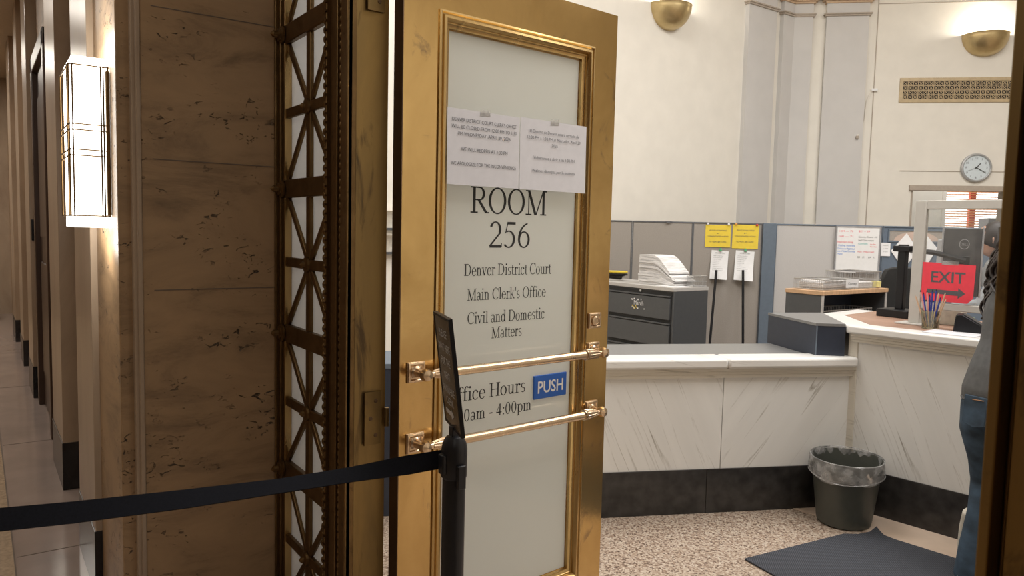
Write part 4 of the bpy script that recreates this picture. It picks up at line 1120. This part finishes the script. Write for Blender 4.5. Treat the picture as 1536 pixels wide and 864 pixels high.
for k in range(2):
    o = MB().box(-.085, .085, -.22, .22, 0, .025).build('paper_bundle', 'papers', loc=(-3.17, 5.24, .927 + k * .0258), smooth=0)
    tag(o, 'papers lying in the wide basket on the lower shelf', 'papers', 'bundles in the lower basket')

# ================================================================== ON THE HIGH COUNTER
FP = Vector((-2.2, 4.472, 0)); FR = R(4)
F = thing('sneeze_screen', 'gray framed clear screen standing on the high counter', 'screen', FP, FR)
MB().box(-.032, .032, -.02, .02, 1.060, 1.772).build('post', 'rail', F, bevel=0.005)
MB().box(1.20, 1.26, -.02, .02, 1.060, 1.772).build('post', 'rail', F, bevel=0.005)
for x in (0, 1.23): MB().box(x - .085, x + .085, -.075, .075, 1.0535, 1.062).build('foot_plate', 'rail', F, bevel=0.002)
MB().box(.032, 1.20, -.018, .018, 1.722, 1.772).build('rail', 'rail', F, bevel=0.004)
MB().box(.032, 1.20, -.018, .018, 1.150, 1.190).build('rail', 'rail', F, bevel=0.004)
MB().box(.034, 1.198, -.003, .003, 1.19, 1.722).build('clear_sheet', 'plexi', F, smooth=0)
def fp(x, y, z):
    v = Vector((x, y, z)); v.rotate(Matrix.Rotation(FR, 3, 'Z')); return FP + v
X = thing('exit_sign', 'red paper EXIT sign with a right arrow taped to the clear screen', 'sign', fp(.033, -.0205, 1.198), FR)
MB().slab([(0, .005), (.245, 0), (.272, .03), (.276, .215), (0, .222)], -.0012, 0).build('sheet', 'red_paper', X, smooth=0)
mb = text_mesh([('EXIT', .138, .110, .062, 'C', .178)])
mb.add([(.032, 0, .070), (.032, 0, .046), (.195, 0, .040), (.195, 0, .024), (.232, 0, .054), (.195, 0, .084), (.195, 0, .066)], [tuple(range(7))])
o = mb.build('lettering', 'ink_gray', X, smooth=0); o.location.y = -.0017
mb = MB().slab([(.245, .0), (.272, .03), (.246, .028)], -.006, -.0025); mb.build('folded_corner', 'red_paper', X, smooth=0)
MB().slab([(.10, .212), (.19, .210), (.19, .232), (.10, .234)], -.0016, -.0013).build('tape', 'tape', X, smooth=0)

CU = thing('pen_cup', 'clear plastic cup of pens on the high counter below the EXIT sign', 'pen cup', (-2.045, 4.335, 1.0535))
mb = MB().prism([(-.033, -.033), (.033, -.033), (.033, .033), (-.033, .033)], 0, .006)
mb.loft([[(s * a, t * a, z) for s, t in ((-1, -1), (1, -1), (1, 1), (-1, 1))] for a, z in ((.032, .005), (.038, .100), (.036, .100), (.030, .006))], cap=False)
mb.build('cup', 'cup', CU, bevel=0.002, smooth=0)
random.seed(21)
pens = [('pen_tan', -42, 20), ('pen_pink', -25, 22), ('pen_pink', -60, 14), ('pen_blue', -48, 18), ('pen_blue', -15, 16), ('pen_blue', 30, 14), ('pen_blue', 60, 19), ('pen_tan', 10, 8), ('pen_tan', 35, 18), ('pen_blue', 80, 9), ('pen_tan', 75, 22)]
for k, (mt_, az, tl) in enumerate(pens):
    # foot in the cup, leaning outwards
    a = R(-35 + (k / 10) * 70)              # spread along the counter
    lean = -.62 + 1.24 * k / 10
    row = k % 3 - 1; dx = .52 * lean; dy = row * .12
    base = Vector((-2.045 + dx * .062, 4.335 + row * .015, 1.061))
    d = Vector((dx, dy, 1)).normalized(); ln = random.uniform(.16, .215)
    mb = MB().tube([base, base + d * ln], .0042, 7)
    o = mb.build('pen', mt_)
    tag(o, {'pen_tan': 'tan pencil standing in the clear cup', 'pen_pink': 'pink pen standing in the clear cup', 'pen_blue': 'dark blue pen standing in the clear cup'}[mt_], 'pen', {'pen_tan': 'tan pencils in the cup', 'pen_pink': 'pink pens in the cup', 'pen_blue': 'dark blue pens in the cup'}[mt_])
    MB().tube([base + d * (ln - .001), base + d * (ln + .012)], [.0042, .0012], 7).build('tip', 'ink' if mt_ != 'pen_tan' else 'pen_tan', o)

MP = thing('monitor_stand', 'black monitor pole with clamp base behind the gray screen post', 'monitor stand', (-2.46, 4.80, 1.0535))
MB().box(-.10, .10, -.10, .10, 0, .048).build('base', 'black', MP, bevel=0.004)
MB().box(-.026, .026, -.022, .022, .048, .460).build('pole', 'black', MP, bevel=0.006)
MB().box(-.055, .055, -.03, .03, .415, .452).build('clamp', 'black', MP, bevel=0.006)
MB().tube([(0, 0, .43), (.14, .10, .415), (.278, .205, .37)], .016, 8).build('arm', 'black', MP)
MR = R(26)
MN = thing('monitor', 'dark gray computer monitor seen from behind on a black arm', 'monitor', (-2.210, 5.023, 1.20), MR)
MB().box(-.103, .103, 0.0, .028, 0, .425).build('housing', 'mon', MN, bevel=0.006)
MB().box(-.113, -.103, -.002, .032, -.006, .432).build('bezel', 'silver', MN, bevel=0.002)
MB().box(.103, .113, -.002, .032, -.006, .432).build('bezel', 'silver', MN, bevel=0.002)
MB().box(-.045, .045, -.022, 0, .16, .25).build('arm_plate', 'black', MN, bevel=0.004)
mb = MB(); n = 28
mb.loft([[(.028 * cos(2 * pi * i / n) * r_ + .01, y, .325 + .032 * sin(2 * pi * i / n) * r_) for i in range(n)] for r_, y in ((1, -.0008), (1, -.0018), (.88, -.0018), (.88, -.0008))], cap=False)
lg = mb.build('logo_ring', 'silver', MN, smooth=0)
o = text_mesh([('DELL', .01, .317, .016, 'C', .042)]).build('logo_lettering', 'silver', lg, smooth=0); o.location.y = -.0018
# second monitor beside it: curved silver edge
M2 = thing('monitor', 'silver-edged monitor standing edge-on left of the dark monitor', 'monitor', (-2.415, 5.20, 1.0535), R(-58))
MB().box(-.15, .15, -.01, .016, .12, .50).build('housing', 'silver', M2, bevel=0.012)
MB().box(-.02, .02, -.012, .012, .01, .30).build('stand', 'silver', M2, bevel=0.004)
MB().box(-.08, .08, -.06, .06, 0, .012).build('base', 'silver', M2, bevel=0.004)
TB = thing('card_terminal', 'black tilted payment terminal on the high counter beside the leaning person', 'terminal', (-1.83, 4.345, 1.0535), R(20))
mb = MB().slab([(-.09, .0), (.10, .0), (.10, .012), (-.05, .10), (-.08, .095)], -.05, .07); mb.build('body', 'black', TB, bevel=0.004)
mb = MB().slab([(-.045, .1005), (.098, .0155), (.099, .017), (-.044, .102)], -.042, .062); mb.build('screen', 'cab', TB, smooth=0)
o = MB().box(-.13, .12, -.09, .09, 0, .004).build('loose_paper', 'paper2', loc=(-1.86, 4.19 + .02, 1.0555), rz=R(6), smooth=0)
tag(o, 'white sheet lying on the counter ledge beside the leaning person', 'papers')
o = MB().box(-.10, .10, -.06, .06, 0, .010).build('loose_paper', 'paper', loc=(-1.80, 4.62, 1.0535), rz=R(-14), smooth=0)
tag(o, 'white papers behind the clear screen near the payment terminal', 'papers')
cbx = MB().box(-.10, .10, -.05, .05, 0, .085).build('card_box', 'card', loc=(-2.12, 4.66, 1.0535), rz=R(6), bevel=0.003)
tag(cbx, 'cream cardboard box behind the cup of pens', 'box')
o = MB().slab([(-.05, 0), (.05, 0), (.045, .06), (-.02, .075)], -.002, .002).build('green_card', 'greenp', loc=(-1.98, 4.60, 1.0535), rz=R(8), smooth=0)
tag(o, 'pale green card standing on the counter behind the terminal', 'card')
pc = thing('pen_holder', 'small black holder with blue pens behind the gray screen post', 'pen holder', (-2.30, 4.71, 1.0535))
MB().lathe([(.0005, 0), (.032, 0), (.032, .09), (.029, .09), (.029, .006), (.0005, .006)], 20).build('cup', 'black', pc)
for dx in (-.03, -.012, .006):
    o = MB().tube([(-2.30 + dx * .4, 4.71, 1.0605), (-2.30 + dx * 1.5, 4.71, 1.0605 + .165)], .0045, 7).build('pen', 'pen_blue')
    tag(o, 'blue pen standing in the small black holder', 'pen', 'blue pens in the black holder')

# office chair behind the counter
OC = thing('office_chair', 'dark high-backed office chair behind the black monitor pole', 'office chair', (-3.02, 5.98, 0), R(35))
mb = MB(); rings = []
for z, hw_, y in ((.62, .18, .0), (.75, .21, .02), (1.0, .225, .04), (1.2, .21, .03), (1.30, .17, .03), (1.325, .10, .03)):
    rings.append([(-hw_, y, z), (-hw_ * .9, y - .03, z), (hw_ * .9, y - .03, z), (hw_, y, z), (hw_ * .9, y + .035, z), (-hw_ * .9, y + .035, z)])
mb.loft(rings).build('backrest', 'cab_dark', OC, bevel=0.01)
MB().box(-.24, .24, .05, .50, .52, .60).build('seat', 'cab_dark', OC, bevel=0.03)
MB().box(-.03, .03, -.02, .12, .50, .72).build('back_bracket', 'black', OC)
MB().tube([(0, .27, .06), (0, .27, .52)], .025, 12).build('gas_lift', 'black', OC)
for k in range(5):
    a = 2 * pi * k / 5
    l = MB().tube([(0, .27, .09), (.26 * cos(a), .27 + .26 * sin(a), .07)], [.025, .015], 8).build('base_arm', 'black', OC)
    MB().lathe([(.0005, -.012), (.028, -.012), (.028, .012), (.0005, .012)], 12, M_=Matrix.Translation((.26 * cos(a), .27 + .26 * sin(a), .030)) @ Matrix.Rotation(a, 4, 'Z') @ FX).build('caster', 'black', l)
for s in (-1, 1): MB().tube([(s * .24, .35, .55), (s * .28, .35, .62), (s * .28, .30, .76), (s * .28, .08, .78)], .016, 8).build('armrest', 'black', OC)

# things seen through the gap beside the hinge
NV = thing('storage_box', 'navy storage cabinet seen through the gap beside the door hinge', 'cabinet', (-3.75, 1.86, 0), R(62))
MB().box(-.25, .25, -.2, .2, 0, .80).build('body', 'laminate_navy', NV, bevel=0.004)
MB().box(-.255, .255, -.205, .205, .80, .83).build('lid', 'frame_blue', NV, bevel=0.004)
LR_ = thing('leaflet_rack', 'curled cream leaflets in a wall rack seen through the door gap', 'leaflet rack', (XL, 2.84, 1.30), R(90))
MB().box(-.10, .10, -.02, 0, 0, .42).build('back_plate', 'cream2', LR_)
for z in (.02, .22):
    MB().box(-.10, .10, -.06, -.02, z, z + .02).build('shelf', 'cab', LR_)
    mb = MB(); rings = []
    for k in range(7):
        a = R(90) * k / 6
        rings.append([(-.09, -.03 - .07 * (1 - cos(a)), z + .02 + .14 * sin(a)), (.09, -.03 - .07 * (1 - cos(a)), z + .02 + .14 * sin(a)), (.09, -.034 - .07 * (1 - cos(a)), z + .02 + .14 * sin(a)), (-.09, -.034 - .07 * (1 - cos(a)), z + .02 + .14 * sin(a))])
    mb.loft(rings).build('leaflet', 'card', LR_)
# locker in the far room
LK = thing('locker', 'gray metal locker standing in front of the far blinds', 'locker', CH + Vector((1.55 * .7071 + 3.02 * .7071 - 1.55 * 1.41421, 1.55 * .7071 + 3.02 * .7071, 0)), CR)
MB().box(-.07, .10, -.15, .15, 0, 1.86).build('body', 'silver', LK, bevel=0.004)
MB().box(-.06, .09, -.156, -.15, .1, 1.80).build('door', 'frame_gray', LK, bevel=0.002)

# ================================================================== PEOPLE
def flesh(parts, voxel, name, mat, parent, sm=6):
    """several overlapping closed tapered tubes fused into one continuous surface"""
    mb = MB()
    for fn in parts: fn(mb)
    o = mb.build(name, mat, parent, smooth=0)
    r_ = o.modifiers.new('fuse', 'REMESH'); r_.mode = 'VOXEL'; r_.voxel_size = voxel; r_.use_smooth_shade = True
    s = o.modifiers.new('soften', 'SMOOTH'); s.iterations = sm; s.factor = .5
    return o
def limb(pts, rx, ry=None, ref=None, n=14): return lambda mb: mb.tube(pts, rx, n, ry, ref)
def ball(c, r_, sc=(1, 1, 1)): return lambda mb: mb.sphere(c, r_, 14, sc)
def lerp(a, b_, t): return tuple(x + (y - x) * t for x, y in zip(a, b_))
def hand_parts(wrist, fwd, up, s=1.0, curl=.6):
    """palm, four bent fingers of different lengths and a thumb leaving the palm's side"""
    f = Vector(fwd).normalized(); u = Vector(up); u = (u - f * u.dot(f)).normalized(); sd = f.cross(u)
    W_ = Vector(wrist); P_ = []
    P_.append(limb([W_ - f * .02, W_ + f * .03, W_ + f * .085], [.024, .034, .038], [.018, .016, .013], tuple(sd)))
    for k, ln in enumerate((.066, .076, .071, .055)):
        b0 = W_ + f * .08 + sd * (.028 - .0185 * k)
        p1 = b0 + f * ln * .45 * s; c = curl
        d2 = (f * cos(c) - u * sin(c)); p2 = p1 + d2 * ln * .32; d3 = (f * cos(2 * c) - u * sin(2 * c)); p3 = p2 + d3 * ln * .25
        P_.append(limb([b0 - f * .012, p1, p2, p3], [.0092, .0088, .0082, .0066], None, None, 8))
    t0 = W_ + f * .025 + sd * .026
    P_.append(limb([t0, t0 + (f * .6 + sd * .75) * .032 - u * .008, t0 + (f * .9 + sd * .55) * .056 - u * .014, t0 + (f * 1.0 + sd * .30) * .078 - u * .018], [.013, .0115, .010, .0075], None, None, 8))
    return P_
def head_parts(c, face, s=1.0):
    """skull, jaw, nose, lips, ears; c = centre of the head, face = facing direction"""
    f = Vector(face).normalized(); u = Vector((0, 0, 1)); u = (u - f * u.dot(f)).normalized(); sd = f.cross(u)
    C_ = Vector(c)
    def at(a, b_, d): return C_ + f * a * s + sd * b_ * s + u * d * s
    P_ = [limb([at(-.01, 0, .115), at(-.01, 0, .10), at(-.008, 0, .06), at(-.004, 0, .01), at(.014, 0, -.04), at(.028, 0, -.085), at(.034, 0, -.108), at(.036, 0, -.114)],
               [.03, .060, .092, .098, .085, .060, .040, .02], [.025, .050, .073, .076, .068, .050, .032, .016], tuple(f))]
    P_.append(limb([at(.088, 0, .022), at(.108, 0, -.008), at(.114, 0, -.020), at(.092, 0, -.028)], [.009, .012, .015, .010], None, None, 8))
    P_.append(limb([at(.078, -.022, -.055), at(.094, 0, -.054), at(.078, .022, -.055)], [.006, .010, .006], None, None, 8))
    P_.append(limb([at(.074, -.018, -.066), at(.088, 0, -.066), at(.074, .018, -.066)], [.006, .009, .006], None, None, 8))
    for q in (-1, 1):
        P_.append(limb([at(.080, q * .012, .028), at(.084, q * .034, .032), at(.068, q * .056, .024)], [.007, .010, .007], None, None, 8))   # brows
        P_.append(limb([at(-.006, q * .074, .024), at(-.014, q * .085, .010), at(-.006, q * .080, -.018), at(.004, q * .074, -.030)], [.010, .015, .012, .007], [.006, .007, .006, .005], None, 8))
    return P_, at
def eyes(at, parent):
    for q in (-1, 1):
        e = MB().sphere(tuple(at(.076, q * .032, .008)), .0125, 12).build('eye', 'white', parent)
        MB().sphere(tuple(at(.0865, q * .032, .008)), .0050, 10).build('iris', 'ink', e)
def curls(seed, roots, ln, r_=.013, sway=.02, n=12, drift=(0, 0, 0)):
    random.seed(seed); mb = MB()
    for (p, out) in roots:
        ph = random.uniform(0, 6.3); L_ = ln * random.uniform(.75, 1.1); fr = random.uniform(13, 19); pts = []
        for k in range(n + 1):
            t = k / n
            pts.append((p[0] + out[0] * sin(min(1, t * 2.2) * pi / 2) + drift[0] * t + sway * t ** .6 * sin(fr * t + ph), p[1] + out[1] * sin(min(1, t * 2.2) * pi / 2) + drift[1] * t + sway * t ** .6 * cos(fr * t + ph * 1.3), p[2] - L_ * t))
        mb.tube(pts, [r_ * (1 - .55 * (k / n)) for k in range(n + 1)], 6)
    return mb

# ---- the person leaning on the counter, seen from behind
A = thing('person', 'person in gray top and blue jeans leaning on the high counter', 'person', (-1.345, 3.615, .0095), R(4))
hd = (-.02, .145, 1.525)
HP, at1 = head_parts(hd, (.45, .88, -.28))
torso = limb([(.0, -.02, .80), (.0, -.03, .88), (.005, -.03, .98), (.012, .0, 1.10), (.025, .03, 1.22), (.045, .065, 1.33), (.048, .09, 1.39), (.042, .10, 1.41)],
             [.145, .165, .150, .130, .150, .165, .12, .06], [.105, .120, .105, .095, .105, .098, .075, .05], (1, 0, 0), 20)
neck = limb([(.045, .09, 1.37), (.025, .105, 1.44), (-.01, .125, 1.50)], [.058, .050, .052])
lk_, la_ = (-.085, .055, .47), (-.10, -.01, .085)
legL = limb([(-.08, -.02, .86), (-.088, .0, .70), lk_, (-.095, .01, .30), la_], [.085, .080, .055, .052, .036])
rk_, ra_ = (.035, .13, .48), (-.145, .155, .26)
legR = limb([(.08, -.01, .86), (.07, .05, .68), rk_, (-.05, .15, .37), ra_], [.085, .078, .055, .050, .036])
footL = limb([(-.10, -.05, .05), (-.105, .02, .05), (-.115, .10, .035), (-.118, .16, .028)], [.036, .040, .040, .024], [.04, .038, .026, .018], (1, 0, 0))
footR = limb([(-.155, .135, .27), (-.170, .165, .20), (-.180, .175, .10), (-.182, .178, .035)], [.036, .038, .040, .026], [.036, .034, .026, .02], (0, 1, 0))
shL, elL, wrL = (-.11, .08, 1.33), (-.04, .40, 1.112), (.14, .50, 1.092)
shR, elR, wrR = (.20, .08, 1.33), (.34, .42, 1.112), (.20, .56, 1.095)
armL = limb([shL, lerp(shL, elL, .5), elL, lerp(elL, wrL, .5), wrL], [.052, .047, .040, .036, .026])
armR = limb([shR, lerp(shR, elR, .5), elR, lerp(elR, wrR, .5), wrR], [.052, .047, .040, .036, .026])
hL_ = hand_parts(wrL, (.85, .5, -.02), (0, 0, 1), 1, .3); hR_ = hand_parts(wrR, (-.75, .65, -.02), (0, 0, 1), 1, .3)
flesh([torso, neck, legL, legR, footL, footR, armL, armR] + HP + hL_ + hR_, .0075, 'body', 'skin', A)
eyes(at1, A)
jt = limb([(.0, -.035, .72), (.0, -.035, .80), (.0, -.035, .88), (.008, -.03, .955)], [.13, .172, .178, .163], [.10, .135, .135, .118], (1, 0, 0), 20)
jl = limb([(-.085, -.03, .84), (-.092, -.02, .72), (-.080, .02, .58), lk_, (-.078, .03, .34), (-.085, .01, .18), (-.088, .0, .030)], [.10, .096, .080, .071, .072, .082, .092], [.112, .104, .086, .074, .076, .084, .092], (1, 0, 0), 18)
jr = limb([(.085, -.02, .84), (.075, .03, .70), (.05, .10, .56), rk_, (-.03, .15, .39), (-.115, .158, .27)], [.10, .095, .080, .072, .076, .078], None, (1, 0, 0), 18)
J = flesh([jt, jl, jr], .009, 'jeans', 'denim', A, 4)
pk = MB().slab([(-.055, -.07), (.0, -.085), (.05, -.07), (.05, .05), (-.055, .05)], -.004, .006); pko = pk.build('back_pocket', 'denim', J, bevel=.003)
pko.location = (-.085, -.163, .83); pko.rotation_euler = (R(-4), 0, R(-18))
mb = MB().tube([(-.05, 0, 0), (.0, 0, .003)], .002, 5); sto = mb.build('stitching', 'thread', J); sto.location = (-.052, -.178, .865); sto.rotation_euler.z = R(-18)
tp = limb([(.0, -.03, .855), (.0, -.032, .90), (.003, -.03, .98), (.010, .0, 1.09), (.022, .03, 1.21), (.043, .062, 1.32), (.048, .09, 1.385), (.040, .10, 1.425)],
          [.185, .186, .168, .150, .168, .180, .135, .066], [.140, .142, .124, .112, .122, .115, .092, .06], (1, 0, 0), 20)
tl = limb([(-.075, .075, 1.335), lerp(shL, elL, .45), lerp(shL, elL, .8), elL, lerp(elL, wrL, .55), lerp(elL, wrL, .9)], [.068, .060, .055, .053, .045, .036])
tr = limb([(.165, .075, 1.335), lerp(shR, elR, .45), lerp(shR, elR, .8), elR, lerp(elR, wrR, .55), lerp(elR, wrR, .9)], [.068, .060, .055, .053, .045, .036])
T_ = flesh([tp, tl, tr], .008, 'long_sleeved_top', 'shirt', A, 4)
def ring_fold(z, x, y, rx, ry, tilt):
    return [(x + rx * cos(a), y + ry * sin(a), z + tilt * cos(a) + .006 * sin(3 * a)) for a in [2 * pi * i / 28 for i in range(29)]]
mb = MB()
mb.tube(ring_fold(.862, .0, -.03, .180, .136, .004), .008, 8)
mb.build('hem', 'shirt', T_)
mb = MB()
for z, x, y, rx, ry, tl_ in ((.935, .006, -.031, .168, .127, .022), (.962, .009, -.03, .162, .121, -.016), (.99, .014, -.028, .157, .116, .026), (1.02, .022, -.02, .150, .111, -.018), (1.05, .031, -.01, .145, .107, .024)):
    mb.tube(ring_fold(z, x, y, rx, ry, tl_), .009, 8)
mb.build('waist_folds', 'shirt', T_)
sh = flesh([limb([(-.105, -.075, .040), (-.105, .02, .045), (-.116, .10, .036), (-.12, .175, .030)], [.040, .045, .047, .03], [.04, .040, .034, .026], (1, 0, 0))], .007, 'shoe', 'shoe', A)
sh = flesh([limb([(-.168, .128, .285), (-.188, .155, .20), (-.196, .165, .10), (-.197, .168, .030)], [.040, .046, .047, .030], [.036, .034, .032, .028], (0, 1, 0))], .007, 'shoe', 'shoe', A)
roots = []
random.seed(31)
for k in range(90):
    a = random.uniform(pi * .78, pi * 2.30); e = random.uniform(.1, 1.0)
    bx, by = cos(a), sin(a)
    # behind and beside the head (facing +y)
    p = at1(-.02 + .0, 0, .10)
    q = (p.x + bx * .085 * e, p.y - .02 + by * .085 * e, p.z + .005 - .06 * e * e)
    roots.append((q, (bx * .045, by * .045, 0)))
hair = curls(41, roots, .38, .013, .030, 18, (-.015, -.05, 0))
hair.sphere(tuple(at1(-.022, 0, .035)), .104, 16, (.92, 1.0, 1.02))
hair.build('hair', 'hair', A, smooth=60)

# ---- the clerk behind the screen, hand to the face
CK = thing('person', 'clerk in pale gray top behind the screen resting chin on hand', 'person', (-2.40, 6.16, 0), R(118))
# local frame: facing +y = toward the left of the picture
hd2 = (-.0, .10, 1.555)
HP2, at2 = head_parts(hd2, (.12, .93, -.30))
to2 = limb([(0, 0, .84), (0, -.01, .92), (0, 0, 1.02), (0, .01, 1.12), (0, .02, 1.24), (0, .03, 1.34), (0, .04, 1.40), (0, .045, 1.42)], [.15, .165, .145, .135, .155, .17, .12, .06], [.105, .115, .10, .095, .11, .10, .075, .05], (1, 0, 0), 20)
nk2 = limb([(0, .04, 1.37), (0, .06, 1.44), (0, .085, 1.50)], [.056, .05, .05])
s1, e1, w1 = (.165, .03, 1.33), (.17, .30, 1.17), (.075, .225, 1.385)
s2, e2, w2 = (-.165, .03, 1.33), (-.20, .16, 1.08), (-.05, .34, 1.05)
a1_ = limb([s1, lerp(s1, e1, .5), e1, lerp(e1, w1, .5), w1], [.052, .047, .04, .036, .026]); a2_ = limb([s2, lerp(s2, e2, .5), e2, lerp(e2, w2, .5), w2], [.052, .047, .04, .036, .026])
l1 = limb([(.085, 0, .88), (.09, .01, .70), (.09, .03, .47), (.09, .0, .28), (.09, -.02, .08)], [.09, .082, .056, .052, .036]); l2 = limb([(-.085, 0, .88), (-.09, .01, .70), (-.09, .03, .47), (-.09, .0, .28), (-.09, -.02, .08)], [.09, .082, .056, .052, .036])
f1 = limb([(.09, -.05, .045), (.092, .02, .045), (.095, .12, .03), (.095, .17, .022)], [.034, .038, .038, .022], [.04, .036, .024, .018], (1, 0, 0)); f2 = limb([(-.09, -.05, .045), (-.092, .02, .045), (-.095, .12, .03), (-.095, .17, .022)], [.034, .038, .038, .022], [.04, .036, .024, .018], (1, 0, 0))
flesh([to2, nk2, a1_, a2_, l1, l2, f1, f2] + HP2 + hand_parts(w1, (-.25, -.05, 1), (.2, 1, .1), 1, .5) + hand_parts(w2, (.5, .85, -.1), (0, 0, 1), 1, .4), .0075, 'body', 'skin', CK)
eyes(at2, CK)
flesh([limb([(0, 0, .82), (0, -.01, .92), (0, 0, 1.02), (0, .01, 1.12), (0, .02, 1.24), (0, .03, 1.335), (0, .04, 1.395), (0, .045, 1.43)], [.175, .182, .165, .155, .172, .185, .135, .068], [.125, .13, .115, .112, .127, .118, .095, .062], (1, 0, 0), 20),
       limb([(.13, .03, 1.335), lerp(s1, e1, .4), e1, lerp(e1, w1, .4), lerp(e1, w1, .75)], [.07, .062, .056, .05, .04]), limb([(-.13, .03, 1.335), lerp(s2, e2, .4), e2, lerp(e2, w2, .5), lerp(e2, w2, .9)], [.07, .062, .056, .048, .038])], .008, 'knit_top', 'shirt2', CK, 4)
flesh([limb([(0, 0, .74), (0, 0, .80), (0, 0, .87)], [.14, .172, .176], [.10, .125, .13], (1, 0, 0), 18), limb([(.088, 0, .82), (.092, .01, .66), (.092, .03, .46), (.092, 0, .26), (.092, -.02, .10)], [.10, .092, .072, .066, .060]), limb([(-.088, 0, .82), (-.092, .01, .66), (-.092, .03, .46), (-.092, 0, .26), (-.092, -.02, .10)], [.10, .092, .072, .066, .060])], .010, 'trousers', 'cab_dark', CK, 4)
for q in (1, -1): flesh([limb([(q * .09, -.06, .044), (q * .092, .02, .044), (q * .095, .12, .034), (q * .095, .18, .028)], [.040, .043, .043, .028], [.042, .04, .032, .026], (1, 0, 0))], .007, 'shoe', 'black', CK)
hb = MB()
hb.lathe([(.0005, .108), (.05, .098), (.088, .065), (.103, .02), (.100, -.03), (.085, -.07), (.060, -.085)], 24, a0=0, a1=2 * pi, M_=Matrix.Translation(at2(-.030, 0, .018)) @ Matrix.Rotation(R(22), 4, 'X') @ Matrix.Diagonal((.86, 1.0, 1.05, 1)), cap=True)
random.seed(8)
rt = []
for k in range(46):
    a = random.uniform(pi * 1.05, pi * 1.95); p = at2(-.03, 0, .06); rt.append(((p.x + .075 * cos(a), p.y + .075 * sin(a), p.z + random.uniform(-.03, .03)), (.03 * cos(a), .03 * sin(a), 0)))
c2 = curls(12, rt, .26, .014, .008, 8)
hb.add(c2.v, c2.f); hb.build('hair', 'hair', CK, smooth=60)
